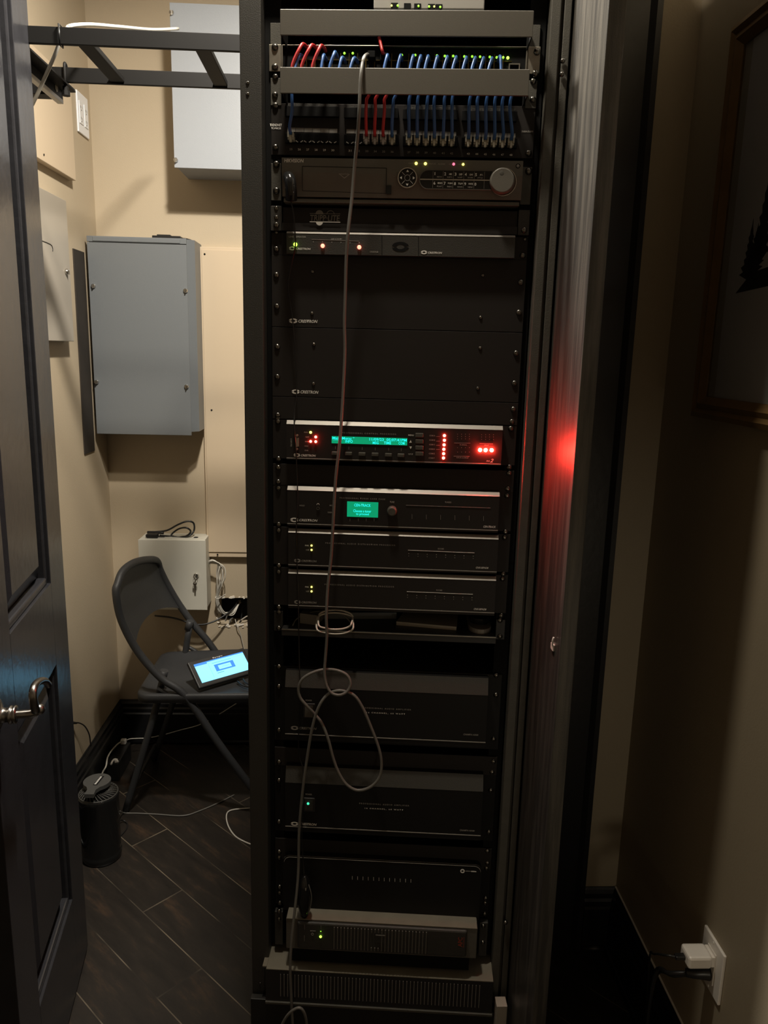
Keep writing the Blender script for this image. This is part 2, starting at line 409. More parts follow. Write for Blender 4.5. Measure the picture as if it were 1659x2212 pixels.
mb = MB(); mb.box(-1.9, -.735, YF+.005, YF+.11, 0, CZ); struct('wall_front_left', mb, 'wall2')
mb = MB(); mb.box(1.5, 1.6, YF+.11, YB+.1, 0, CZ); struct('wall_closet_right', mb, 'wall')
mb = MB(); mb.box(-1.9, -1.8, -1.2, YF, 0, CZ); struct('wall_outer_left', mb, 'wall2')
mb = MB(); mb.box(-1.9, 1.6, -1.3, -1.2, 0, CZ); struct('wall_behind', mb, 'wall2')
def baseboard(name, a, b, nrm, m='blackpaint', h=.18):
    """moulded board from a to b standing off the wall along nrm"""
    a, b, nrm = Vector(a), Vector(b), Vector(nrm); d = (b-a)
    prof = [(0, 0), (.019, 0), (.019, h-.055), (.015, h-.05), (.015, h-.035), (.011, h-.028), (.011, h-.014), (.006, h-.006), (.003, h), (0, h)]
    mb = MB(); A = [mb.bm.verts.new(a+nrm*p+Vector((0, 0, z))) for p, z in prof]; B = [mb.bm.verts.new(b+nrm*p+Vector((0, 0, z))) for p, z in prof]
    n = len(prof)
    for i in range(n): mb.bm.faces.new((A[i], B[i], B[(i+1) % n], A[(i+1) % n]))
    mb.bm.faces.new(A); mb.bm.faces.new(B[::-1]); bmesh.ops.recalc_face_normals(mb.bm, faces=mb.bm.faces[:])
    # quarter round shoe
    mb.tube([a+nrm*.019+Vector((0, 0, .008)), b+nrm*.019+Vector((0, 0, .008))], .009, 8, 1)
    return struct(name, mb, m)
baseboard('baseboard_back', (XL, YB, 0), (1.5, YB, 0), (0, -1, 0))
baseboard('baseboard_left', (XL, YF+.11, 0), (XL, YB, 0), (1, 0, 0))
baseboard('baseboard_right', (XR, -1.2, 0), (XR, YF, 0), (-1, 0, 0))
baseboard('baseboard_front', (.628, YF, 0), (XR, YF, 0), (0, -1, 0))
# thin bright line of caulk on top of the right baseboard
mb = MB(); mb.box(XR-.0045, XR-.0005, -1.2, YF-.003, .180, .1825); struct('trim_2', mb, 'white')
# door casing right of the double door
mb = MB()
mb.prism([(.405, YF), (.405, YF-.018), (.43, YF-.020), (.44, YF-.013), (.60, YF-.013), (.612, YF-.022), (.624, YF-.022), (.626, YF)], 'z', 0, 2.6)
struct('trim_1', mb, 'blackpaint')
mb = MB(); mb.box(.402, .43, YF-.012, YF+.11, 0, 2.6, .001); struct('trim_4', mb, 'blackpaint')
# ragged plaster round the hole
mb = MB(); random.seed(3)
for i in range(46):
    t = random.random(); side = random.choice((0, 0, 0, 1, 2))
    if side == 0: x = hx0+(hx1-hx0)*t; z = hz0-random.uniform(-.002, .008)
    elif side == 1: x = hx0+random.uniform(-.006, .004); z = hz0+(hz1-hz0)*t*.5
    else: x = hx0+(hx1-hx0)*t; z = hz1+random.uniform(-.004, .003)
    s = random.uniform(.003, .009)
    mb.obox((x, YB-.003, z), (s*2, 0, s*.4), (0, .004, 0), (-s*.3, .001, s), .0008)
struct('trim_3', mb, 'plaster')

# ------------------------------------------------------------------ left door (door_1)
DA = radians(8.2); HG = Vector((-.668, YF, 0)); DD = Vector((sin(DA), -cos(DA), 0)); DN = Vector((cos(DA), sin(DA), 0))
def door_pt(px, py, off=0.0):
    d = ray(px, py); o = HG+DN*off; t = (o-CAM).dot(DN)/d.dot(DN); p = CAM+d*t; return (p-HG).dot(DD), p.z
DW, DH = .56, 2.5
DM = Matrix((DD, DN, Vector((0, 0, 1)))).transposed().to_4x4(); DM.translation = HG
def dbox(mb, s0, s1, n0, n1, z0, z1, bev=0):
    mb.obox(DM @ Vector((s0, n0, z0)), DD*(s1-s0), DN*(n1-n0), Vector((0, 0, z1-z0)), bev)
ST = .125
zu0 = door_pt(108, 1262)[1]; zl1 = door_pt(128, 1424)[1]; zl0 = door_pt(155, 1948)[1]
door = thing('door_1', 'black panelled closet door standing open at the left edge, with a curled lever handle', 'door', HG)
door['kind'] = 'structure'
mb = MB()
dbox(mb, 0, ST, -.042, 0, .012, DH, .0015); dbox(mb, DW-ST, DW, -.042, 0, .012, DH, .0015)
for a, b in ((.012, zl0), (zl1, zu0), (DH-.13, DH)): dbox(mb, ST, DW-ST, -.042, 0, a, b)
dbox(mb, ST, DW-ST, -.032, -.026, .1, DH-.1)
part('leaf', mb, 'doorpaint', door)
def raised(z0, z1):
    mb = MB(); s0, s1 = ST+.002, DW-ST-.002
    # sticking bead round the recess
    for (a, b, c, d) in ((s0, s1, z0, z0+.016), (s0, s1, z1-.016, z1), (s0, s0+.012, z0, z1), (s1-.012, s1, z0, z1)):
        dbox(mb, a, b, -.026, -.006, c, d, .004)
    i = .055
    A = [(s0+.014, z0+.018), (s1-.014, z0+.018), (s1-.014, z1-.018), (s0+.014, z1-.018)]
    B = [(s0+i, z0+i), (s1-i, z0+i), (s1-i, z1-i), (s0+i, z1-i)]
    va = [mb.bm.verts.new(DM @ Vector((p, -.024, z))) for p, z in A]; vb = [mb.bm.verts.new(DM @ Vector((p, -.008, z))) for p, z in B]
    for k in range(4): mb.bm.faces.new((va[k], va[(k+1) % 4], vb[(k+1) % 4], vb[k]))
    mb.bm.faces.new(vb)
    part('door_panel', mb, 'doorpaint', door)
raised(zu0, DH-.13); raised(zl0, zl1)
# lever handle
sH, zH = door_pt(76, 1541, .062)
def DP(s, n, z): return DM @ Vector((s, n, z))
mb = MB()
mb.lathe(DP(sH, 0, zH), DN, [(0, .028), (.004, .028), (.007, .022), (.010, .013), (.02, .012), (.022, .0155), (.025, .0155), (.026, .0125), (.029, .0155), (.032, .0155), (.034, .010)], 28)
hd = part('door_handle', mb, 'pewter', door, 'pewter lever handle')
mb = MB()
mb.tube([DP(sH, .030, zH), DP(sH-.000, .046, zH), DP(sH-.002, .058, zH), DP(sH-.008, .066, zH+.003)], .0070, 12, 5, r2=.0082)
mb.sphere(DP(sH-.008, .0665, zH+.003), .0098)
LP_ = []
for (px, py) in ((77, 1536), (73, 1518), (71, 1499), (75, 1482), (85, 1472), (97, 1471), (104, 1479)):
    a_, b_ = door_pt(px, py, .066); LP_.append(DP(a_, .066, b_))
mb.tube(LP_, .0072, 12, 5, r2=.0060)
mb.sphere(LP_[-1], .0065)
part('lever', mb, 'pewter', hd)
# keyhole escutcheon above the handle
s2, z2 = door_pt(-6, 1508, .004)
mb = MB(); mb.lathe(DP(s2, 0, z2), DN, [(0, .016), (.004, .016), (.006, .009)], 20); part('lock', mb, 'pewter', door)

# ------------------------------------------------------------------ right door (door_2), seen edge-on
d2 = thing('door_2', 'dusty black closet door open at right, seen nearly edge-on, scraped streaks on it', 'door', (.374, YF, 0))
d2['kind'] = 'structure'
mb = MB(); mb.box(.374, .4015, 1.27, YF-.024, .012, 2.5, .0012); part('leaf', mb, 'dustdoor', d2)
p = AX(1196, 1396, .3735)
mb = MB(); mb.box(.3705, .3745, p.y-.006, p.y+.011, p.z-.008, p.z+.004, .001)
mb.tube([(.3710, p.y-.002, p.z+.002), (.369, p.y-.006, p.z+.012), (.3705, p.y-.007, p.z+.020)], .0016, 6, 4)
part('adhesive_tag', mb, 'white', d2, 'scrap of white tape')

# ------------------------------------------------------------------ closet wall boxes
def knob(parent, p, nrm=(0, -1, 0), r=.009, name='lock'):
    mb = MB(); mb.lathe(p, nrm, [(0, r), (.004, r), (.006, r*.8), (.0065, r*.8)], 18)
    v = Vector(nrm); side = v.cross(Vector((0, 0, 1)))
    q = Vector(p)+v*.0065
    mb.obox(q-Vector((0, 0, r*.9))-side*.0012, side*.0024, v*.004, Vector((0, 0, r*1.5)), .0004)
    return part(name, mb, 'chrome', parent)
# grey enclosure
yf = 2.702
gb = thing('electrical_enclosure', 'tall slate grey metal cabinet on the back wall, four cam locks, beside the cream cover', 'cabinet', (-.72, YB, 1.24))
a = AY(193, 507, yf); b = AY(411, 942, yf)
x0, x1, z0, z1 = -.885, -.560, b.z+.002, a.z-.003
mb = MB(); mb.prism([(x0+.006, YB-.001), (x0+.006, yf+.004), (x1-.006, yf+.004), (x1+.022, yf+.03), (x1+.022, YB-.001)], 'z', z0+.012, z1-.001)
part('body', mb, 'grey_box', gb)
mb = MB(); mb.box(x0, x1, yf, yf+.004, z0, z1-.020, .001); part('door', mb, 'grey_box', gb)
mb = MB(); mb.box(x0, x1, yf-.001, yf+.006, z1-.018, z1, .0012); mb.box(x0+.02, x1-.02, yf-.003, yf+.001, z1-.016, z1-.003, .0008); part('top_rail', mb, 'grey_box', gb)
for q in ((202, 618), (401, 628), (209, 825), (403, 835)): knob(gb, AY(q[0], q[1], yf), r=.0075)
p = AY(362, 511, 2.76)
pb = single('power_adapter', 'thin black adapter lying on top of the slate grey cabinet', 'adapter', (p.x, 2.76, z1), MB().box(p.x-.045, p.x+.05, 2.73, 2.79, z1, z1+.011, .002).box(p.x-.03, p.x+.015, 2.735, 2.78, z1+.010, z1+.015, .001).tube([(p.x+.05, 2.75, z1+.005), (p.x+.066, 2.75, z1+.004), (p.x+.075, 2.775, z1+.004)], .003, 8), 'blackcable')
# thin dark strip standing in for the shade beside it, on the left wall
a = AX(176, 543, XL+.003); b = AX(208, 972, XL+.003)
single('shade_strip', 'narrow dark brown strip of painted shade on the left wall, beside the slate grey cabinet', 'board', (XL, 2.64, 1.2), MB().box(XL, XL+.004, 2.60, 2.70, b.z, a.z, .0005), 'board')
# upper pale cabinet
yu = 2.656
uc = thing('wall_cabinet', 'pale blue-grey metal cabinet high on the back wall, above and right of the others', 'cabinet', (-.40, YB, 2.10))
a = AY(366, 5, yu); b = AY(376, 362, yu)
x0, x1, z0, z1 = -.581, -.20, b.z, a.z
mb = MB(); mb.box(x0+.004, x1-.004, yu+.004, YB, z0+.004, z1-.004, .002); part('body', mb, 'white_box', uc)
mb = MB(); mb.box(x0, x1, yu, yu+.004, z0, z1, .001); part('door', mb, 'white_box', uc)
for q in ((371, 28), (380, 346)): knob(uc, AY(q[0], q[1], yu), r=.0075)
# cream cover panel on the back wall
cp = thing('cover_panel', 'tall cream painted cover panel screwed to the back wall, right of the slate cabinet', 'panel', (-.40, YB, .76))
mb = MB(); mb.box(-.540, -.24, YB-.022, YB-.0005, .770, 1.885, .002); mb.box(-.533, -.247, YB-.026, YB-.0225, .790, 1.875, .001)
part('board', mb, 'panelpaint', cp)
for q in ((442, 549), (457, 886), (470, 1198)):
    p = AY(q[0], q[1], YB-.0265); mb = MB(); mb.lathe(p, (0, -1, 0), [(0, .0035), (.0008, .003)], 12); part('screw', mb, 'dark', cp)
# small cream key box
wbx = thing('key_lock_box', 'small cream metal box low on the back wall with a key hanging in its lock', 'box', (-.65, YB, .58))
y0 = YB-.1
a = AY(298, 1168, y0); b = AY(448, 1320, y0)
x0, x1, z0, z1 = a.x, b.x, b.z+.004, (a.z+AY(447, 1164, y0).z)/2
mb = MB(); mb.box(x0+.003, x1-.003, y0+.003, YB, z0+.003, z1, .0015); part('body', mb, 'cream_box', wbx)
mb = MB(); mb.box(x0, x1, y0, y0+.003, z0, z1-.001, .001); part('door', mb, 'cream_box', wbx)
p = AY(424, 1243, y0)
lk = knob(wbx, p, r=.010)
mb = MB(); mb.obox((p.x-.001, y0-.024, p.z-.006), (.002, 0, 0), (0, .016, 0), (0, 0, .012)); mb.lathe((p.x, y0-.022, p.z-.002), (1, 0, 0), [(-.001, .008), (.001, .008)], 14)
ringp = [(p.x+.008*sin(t), y0-.020, p.z-.014+.010*cos(t)) for t in [i*2*pi/12 for i in range(12)]]
mb.tube(ringp, .0008, 6, 2, True)
mb.obox((p.x-.004, y0-.016, p.z-.052), (.006, 0, 0), (0, .0018, 0), (0, 0, .030), .0005); mb.lathe((p.x-.002, y0-.0165, p.z-.026), (0, -1, 0), [(0, .007), (.003, .007)], 14)
part('key', mb, 'chrome', wbx, 'silver keys on a ring')
mb = MB(); p = AY(421, 1166, y0+.02); mb.lathe((p.x, y0+.04, z1), (0, 0, 1), [(0, .009), (.001, .008)], 14); part('grommet', mb, 'dark', wbx)
# power cord coiled on it
zc = z1+.004
def onbox(px, py, yy): q = AY(px, py, yy); return (q.x, yy, q.z)
cord = thing('power_cable', 'black power cord coiled on top of the small cream box', 'cord', (x0+.1, y0+.05, z1))
mb = MB()
yy = y0+.035
P = [(355, 1163), (330, 1160), (330, 1152), (360, 1148), (385, 1135), (405, 1128), (418, 1132), (419, 1148), (408, 1160), (385, 1163), (370, 1158), (385, 1145), (402, 1142), (412, 1150), (402, 1160), (380, 1162), (345, 1158)]
mb.tube([onbox(a, b-2, yy+.006*(i % 4)) for i, (a, b) in enumerate(P)], .0034, 8, 6); part('cable', mb, 'blackcable', cord)
q = onbox(326, 1162, yy-.005); mb = MB(); mb.box(q[0]-.012, q[0]+.028, yy-.02, yy+.004, z1, z1+.016, .003); mb.box(q[0]-.016, q[0]-.010, yy-.017, yy, z1+.003, z1+.013, .001); part('plug', mb, 'blackcable', cord)
q = onbox(318, 1150, yy+.01); mb = MB(); mb.tube([(q[0]+.06, yy+.012, q[2]-.002), (q[0]+.03, yy+.012, q[2]), (q[0], yy+.012, q[2])], .005, 8, 4); part('connector', mb, 'blackcable', cord)

# left-wall things
cp2 = thing('access_cover', 'cream raised cover on the left wall under the black wall bracket', 'panel', (XL, 2.4, 2.04))
mb = MB(); mb.box(XL, XL+.022, YF+.25, 2.605, 2.044, 2.33, .0015); part('board', mb, 'panelpaint', cp2)
p = AX(95, 334, XL+.023); mb = MB(); mb.lathe(p, (1, 0, 0), [(0, .003), (.0008, .003)], 10); part('screw', mb, 'dark', cp2)
lp = thing('breaker_panel', 'beige-grey metal electrical cover on the left wall with a small cam lock', 'panel', (XL, 2.39, 1.55))
mb = MB(); mb.box(XL, XL+.03, 2.05, 2.484, 1.552, 1.964, .0015); part('cover', mb, 'tan_metal', lp)
p = AX(143, 587, XL+.031); knob(lp, p, (1, 0, 0), .009)
mb = MB(); q = AX(95, 524, XL+.031); mb.tube([(XL+.030, 2.2, q.z+.004), (XL+.0305, q.y+.04, q.z+.002), (XL+.0305, q.y+.062, q.z-.006), (XL+.0305, q.y+.062, q.z-.016)], .0012, 6, 4); part('finger_notch', mb, 'steelblk', lp)
op = thing('outlet_plate', 'white quadruple outlet plate on the left wall near the corner, beyond the bracket', 'outlet', (XL, 2.755, 2.21))
mb = MB(); mb.box(XL, XL+.006, 2.706, 2.808, 2.213, 2.337, .002); part('plate', mb, 'brightwhite', op)
for yy in (2.733, 2.780):
    mb = MB(); mb.box(XL+.006, XL+.0085, yy-.0165, yy+.0165, 2.241, 2.309, .0012); rc = part('receptacle', mb, 'brightwhite', op)
    mb = MB()
    for zz in (2.258, 2.292):
        for dy in (-.006, .006): mb.box(XL+.0083, XL+.0088, yy+dy-.0008, yy+dy+.0008, zz-.004, zz+.004)
        mb.lathe((XL+.0083, yy, zz-.009), (1, 0, 0), [(0, .0022), (.0005, .0022)], 8)
    part('slot', mb, 'dark', rc)
# wall bracket running along the left wall
br = thing('wall_bracket', 'black steel angle bracket on the left wall carrying the overhead ladder rack', 'bracket', (XL, 2.1, 2.26))
zt = 2.137; yE = 2.03
xv = AY(135, 190, yE).x; xp = AY(164, 184, yE).x; zbk = AY(137, 217, yE).z
mb = MB(); mb.box(xv-.005, xv, 1.60, yE, zbk, zt, .0008); part('angle', mb, 'ladderblk', br)
mb = MB(); mb.prism([(xv-.004, yE+.003), (xv-.004, 1.60), (xp, 1.60), (xp, yE-.012), (xp-.002, yE+.002), (xp-.012, yE+.003)], 'z', zt-.004, zt); part('shelf_plate', mb, 'ladderblk', br)
for ya in (1.80, 1.96): mb = MB(); mb.box(XL, xv-.004, ya, ya+.04, zt-.03, zt-.002, .001); part('arm', mb, 'ladderblk', br)
q = AX(121, 189, xv); mb = MB(); mb.lathe((xv, q.y, q.z), (1, 0, 0), [(0, .009), (.0015, .009)], 20); part('washer', mb, 'galv', br)
mb = MB(); mb.box(xv-.012, xv+.002, 1.60, yE-.004, zbk-.0095, zbk-.0005, .001); part('edge_strip', mb, 'white', br, 'white plastic edging along the bottom')

# ladder rack overhead
def bar(mb, xa, xb, yc, z0, z1, t=.0095): mb.box(xa, xb, yc-t/2, yc+t/2, z0, z1, .001)
lr = thing('ladder_rack', 'black steel cable ladder running overhead from the rack to the left wall', 'cable ladder', (-.45, 1.86, 2.14))
z0l, z1l = 2.140, 2.172
mb = MB(); bar(mb, -.885, -.212, 1.75, z0l, z1l); part('rail', mb, 'ladderblk', lr)
mb = MB(); bar(mb, -.885, -.212, 1.985, z0l, z1l); part('rail', mb, 'ladderblk', lr)
for px in (183, 437):
    p = AY(px, 100, 1.755); mb = MB(); mb.box(p.x-.016, p.x+.016, 1.755, 1.980, z0l+.003, z0l+.016, .002); part('rung', mb, 'ladderblk', lr)
p = AY(139, 160, 1.975); mb = MB()
mb.tube([(p.x, 1.978, z0l-.028), (p.x, 1.978, z1l), (p.x, 1.985, z1l+.008), (p.x, 1.993, z1l)], .0035, 8, 4); mb.lathe((p.x, 1.978, z0l-.030), (0, 0, 1), [(0, .010), (.010, .010), (.011, .007), (.02, .007)], 8, False)
part('hook_bolt', mb, 'ladderblk', lr)
# zip tie and the white cable over it
pz = AY(131, 75, 1.75); e = .006
mb = MB(); mb.tube([(pz.x, 1.75-.0085, z0l-.003), (pz.x, 1.75-.0085, z1l+.004), (pz.x, 1.75+.0085, z1l+.004), (pz.x, 1.75+.0085, z0l-.003)], .0018, 6, 1, True); part('cable_tie', mb, 'blackcable', lr)
cw = []
for (px, py, y) in ((385, 62, 2.3), (330, 64, 2.2), (260, 58, 2.05), (200, 53, 1.92), (165, 54, 1.82), (148, 57, 1.765)): cw.append(AY(px, py, y))
mb = MB(); mb.tube(cw, .0038, 8, 6)
cw2 = [AY(148, 57, 1.765), AY(136, 74, 1.766), AY(128, 93, 1.768), AY(117, 122, 1.775), AY(98, 165, 1.79), AY(80, 205, 1.80), AY(60, 246, 1.81), AY(50, 268, 1.81)]
mb.tube(cw2, .0038, 8, 6)
single('white_cable', 'white cable draped over the overhead ladder and tied to its front rail', 'cable', tuple(cw2[0]), mb, 'whitecable')

# wall cables at the hole
cb = thing('cable_bundle', 'bundle of white cables leaving the small cream box and entering the ragged wall hole', 'cables', (-.50, YB-.05, .70))
random.seed(11)
for i in range(9):
    j = lambda s: random.uniform(-s, s)
    pts = [(450, 1213+i*.8, .045), (459+j(2), 1209+i*.8+j(1), .05+j(.008)), (470+i*1.5+j(2), 1217+i*.8, .055+j(.012)), (468+i*2.2+j(2), 1238+i, .05+j(.012)), (469+i*1.3+j(2), 1264, .045+j(.008)), (467+i*.6+j(1), 1288, .035), (467+i*.9+j(1), 1305, .028), (476+i+j(3), 1322+j(3), .02), (492+i*1.4, 1326+j(4), .01), (503+i*1.5, 1315-i, -.015), (512+i, 1300+j(4), -.05)]
    mb = MB(); mb.tube([(lambda v: (v.x, YB-d, v.z))(AY(a, b, YB-d)) for a, b, d in pts], .0020, 6, 5); part('cable', mb, 'whitecable', cb)
q = AY(471, 1290, YB-.04); mb = MB()
mb.tube([(q.x-.010, q.y, q.z), (q.x, q.y-.012, q.z-.002), (q.x+.012, q.y-.004, q.z+.001), (q.x+.006, q.y+.010, q.z)], .0018, 6, 4, True); mb.tube([(q.x+.01, q.y-.006, q.z), (q.x+.03, q.y-.012, q.z+.016)], .0014, 6, 2); part('cable_tie', mb, 'whitecable', cb)
def wallcable(name, label, pts, r, m, n=5):
    P = [(lambda v: Vector((v.x, YB-d, v.z)))(AY(a, b, YB-d)) for a, b, d in pts]
    mb = MB(); mb.tube(P, r, 8, n); single(name, label, 'cable', tuple(P[0]), mb, m)
wallcable('black_cable', 'black cable sagging out of the wall hole behind the folding chair', [(335, 1330, .03), (375, 1335, .06), (425, 1349, .07), (455, 1345, .06), (480, 1333, .04), (500, 1318, .01), (515, 1300, -.03)], .0034, 'blackcable')
wallcable('brown_cable', 'thin tan cable hanging straight down from the wall hole', [(508, 1338, -.01), (512, 1352, .015), (519, 1368, .01), (523, 1385, .008), (528, 1405, .006)], .0016, 'whitecable')
for i, pts in enumerate([[(487, 1358, -.02), (486, 1345, -.05), (492, 1325, -.06)], [(496, 1356, -.03), (497, 1340, -.04), (503, 1335, -.06)], [(512, 1352, -.03), (520, 1340, -.04), (524, 1310, -.06)], [(520, 1340, -.02), (532, 1332, -.03), (540, 1330, -.05)]]):
    wallcable('cable_end', 'short cut %s cable inside the ragged wall hole, %s' % (('grey', 'dark grey', 'black', 'tan')[i], ('at its left end', 'second from its left end', 'curving up in its middle', 'at its right, by the rack')[i]), pts, .0028, ('greycable', 'greycable', 'blackcable', 'tan_metal')[i])

# ================================================================== RACK
rk_ = thing('equipment_rack', 'tall black steel equipment rack full of electronics standing in the doorway', 'rack', (0, 0, 0.012), True)
PO, PI_, PY = .2915, .2525, -.03
RT = 2.20
mb = MB(); mb.box(-PO, -PI_, PY, .03, .02, RT, .002); part('post', mb, 'rackblk', rk_)
mb = MB(); mb.box(PI_+.002, PI_+.019, PY, .03, .10, RT, .0015); mb.box(PI_+.025, .2905, PY+.003, .03, .10, RT, .0015); mb.box(PI_+.015, PI_+.03, PY+.014, .03, .10, RT)
part('post', mb, 'rackdust', rk_)
for s in (-1, 1):
    mb = MB(); mb.box(min(s*.2225, s*.2415), max(s*.2225, s*.2415), .0025, .006, .20, 2.17); mb.box(min(s*.2415, s*.2515), max(s*.2415, s*.2515), .0025, .04, .20, 2.17); part('rail', mb, 'dark', rk_)
for s in (-1, 1):
    mb = MB(); mb.box(min(s*.283, s*.2905), max(s*.283, s*.2905), .03, .60, .02, RT); part('side_light_block', mb, 'steelblk', rk_)  # unseen sides, added so the rack casts its shadow
mb = MB(); mb.box(-.29, .29, PY, .60, RT, RT+.02, .002); part('top_light_block', mb, 'steelblk', rk_)  # unseen top, added for the rack's shadow
mb = MB(); mb.box(-.283, .283, .585, .60, .02, RT); part('back_light_block', mb, 'dark', rk_)  # added behind the devices to keep the rack inside dark
# base: dusty deck lightened for overhead light, vent band, kick panel
zd = .188
mb = MB(); mb.box(-.2525, .2545, -.062, .55, zd-.003, zd, .001); mb.box(-.262, -.2525, -.055, -.005, zd-.003, zd); part('base_deck', mb, 'dust_lit_top', rk_, 'dusty tan deck with painted-in light')
mb = MB(); mb.box(-.2535, .2545, -.062, -.055, .104, zd-.003); part('vent_band', mb, 'steelblk', rk_)
mb = MB(); a0 = R3(606, 2115, -.0625).x; a1 = R3(1036, 2140, -.0625).x
for i in range(56):
    x = a0+(a1-a0)*i/55
    mb.box(x-.0007, x+.0007, -.0632, -.062, .118, .176)
part('vent_slot', mb, 'labelgrey', rk_)
mb = MB(); mb.box(-.2545, .256, -.066, -.05, .098, .104, .001); part('base_lip', mb, 'rackdust', rk_)
mb = MB(); mb.box(-.29, .262, -.055, -.04, .014, .099, .001); part('kick_panel', mb, 'steelblk', rk_)
for x in (-.26, .24):
    for y in (0, .5): mb = MB(); mb.box(x-.02, x+.02, y, y+.05, 0.0, .02); part('foot', mb, 'dark', rk_)
screws(rk_, [(535, 179), (535, 203)], PY, .6)
screws(rk_, [(1216, 131), (1214, 160)], PY-.002, .75)
screws(rk_, [(1092, 1993)], PY-.002, .9)
screws(rk_, [(562, 2124), (562, 2173 - 48)], PY, .4)
# loose rack screws where no panel sits
screws(rk_, [(600, 903), (1106, 911)], -.002)

# pale unpainted end of the jamb at the foot of the rack
a = AY(1088, 2150, 1.40)
single('wood_offcut', 'pale bare wood offcut leaning upright at the foot of the rack, by the dusty door', 'wood', (.35, 1.44, 0), MB().box(.338, .362, 1.425, 1.452, 0, .136, .001), 'tan_metal')

SW_Y = -.012
# --- grey box at the very top
r = thing('router', 'silver grey network box with a row of tiny port lights, topmost in the rack', 'network device', (0, 0, 2.12), True)
x0, x1, z0, z1 = rect(808, -40, 1046, 21, -.035)
z0 = R3(927, 20, -.035).z
mb = MB(); mb.box(x0, x1, -.035, .15, z0, z0+.045, .002); part('housing', mb, 'silver', r)
mb = MB()
for px in (852, 880, 902, 932, 948): q = R3(px, 13+(px-852)*.03, -.036); mb.box(q.x-.006, q.x+.006, -.0362, -.035, q.z-.004, q.z+.005)
part('port', mb, 'dark', r)
leds(r, [(859, 12), (904, 13), (927, 14), (951, 15)], -.0365, 'l_green2', .0018); leds(r, [(846, 12), (938, 14)], -.0365, 'l_yellow', .0015)
# tray behind
x0, x1, z0, z1 = rect(600, -30, 1150, 10, -.004)
single('rack_tray', 'dark vented tray at the top of the rack, behind the silver box', 'tray', (0, 0, z0), MB().box(-.220, .220, .0, .30, R3(850, 22, 0).z-.022, R3(850, 22, 0).z-.018, .001), 'steelblk', True)

def duct(label, tl, tr, bl, brr, earpx):
    d = thing('cable_duct_cover', label, 'cable duct', (0, 0, RK(*bl, -.07)[1]), True, None)
    a, b, c, e = R3(*tl, -.07), R3(*tr, -.07), R3(*bl, -.07), R3(*brr, -.07)
    x0, x1, z1, z0 = (a.x+c.x)/2, (b.x+e.x)/2, (a.z+b.z)/2, (c.z+e.z)/2
    mb = MB()
    mb.box(x0, x1, -.070, -.067, z0, z1, .001); mb.box(x0, x1, -.067, -.060, z1-.003, z1, .0008)
    part('cover', mb, 'duct', d)
    mb = MB(); mb.box(x0, x0+.002, -.066, 0, z0+.002, z1-.002); mb.box(x1-.002, x1, -.066, 0, z0+.002, z1-.002)
    mb.box(x0, x1, -.002, 0, z0+.03, z1)
    part('duct_frame', mb, 'dark', d)
    for s in (-1, 1):
        xs = sorted((s*.222, s*.2413)); mb = MB(); mb.box(xs[0], xs[1], -.002, .001, z0, z1+.004, .0006); part('ear', mb, 'rackdust', d)
    return d, z0, z1
d1, z, zz = duct('upper black plastic cable duct cover, above the network switch', (605, 12), (1153.5, 30), (605, 70), (1150, 86), None)
d2_, zdb, zdt = duct('lower black plastic cable duct cover, between the switch and the patch panel', (605, 141), (1144.5, 153), (605, 199), (1141, 210), None)
screws(d2_, [(595, 166), (594, 205), (1152, 176), (1151, 215)], -.002)

# --- network switch
zs0 = zdt-.006; zs1 = R3(595, 95, -.004).z
sw = thing('network_switch', 'rack network switch crowded with blue and red patch cables and green lights', 'network switch', (0, 0, zs0), True)
zc_ = (R3(850, 101, 0).z); zb_ = zc_-.0435
mb = MB(); mb.box(-.220, .220, 0, .25, zb_, zc_, .001); part('chassis', mb, 'dark', sw)
mb = MB(); mb.box(-.2205, .2205, -.006, .0, zc_-.0012, zc_, .0003)
mb.box(-.2205, -.2185, -.006, 0, zb_, zc_); mb.box(.2185, .2205, -.006, 0, zb_, zc_); part('bezel_edge', mb, 'galv', sw)
for s in (-1, 1):
    mb = MB(); xs = sorted((s*.2215, s*.2435)); mb.box(xs[0], xs[1], -.004, -.001, zb_, zc_+.001, .0008); part('ear', mb, 'galv', sw, 'scratched zinc ear')
screws(sw, [(594, 102), (594, 145), (1160, 112), (1157, 159)], -.004, 1.1)
mb = MB(); pitch = (R3(1087, 120).x-R3(645, 115).x)/24
xs0 = R3(645, 115).x
for i in range(25):
    x = xs0+i*pitch
    mb.box(x-.0005, x+.0005, -.003, 0, zb_+.003, zc_-.012)
    if i % 3 != 0: mb.box(x-.0012, x+.0003, -.0035, 0, zb_+.003, zc_-.022)
mb.box(xs0-.008, xs0+25*pitch, -.0022, 0, zc_-.0235, zc_-.0225)
part('port_divider', mb, 'brass', sw)
leds(sw, [(744, 115), (762, 115), (868, 119), (897, 119), (944, 120), (961, 121), (979, 121), (1003, 122), (1020, 122), (1037, 122.5), (1058, 123), (1073, 124), (1087, 124)], -.005, 'l_green2', .0021)
leds(sw, [(1097, 125)], -.005, 'l_green', .0026)
mb = MB(); q = R3(1111, 146, -.004); mb.ringprism([(q.x-.010, q.z-.007), (q.x+.010, q.z-.007), (q.x+.010, q.z+.007), (q.x-.010, q.z+.007)], [(q.x-.008, q.z-.007), (q.x+.008, q.z-.007), (q.x+.008, q.z+.005), (q.x-.008, q.z+.005)], 'y', -.004, 0); part('console_port', mb, 'galv', sw)

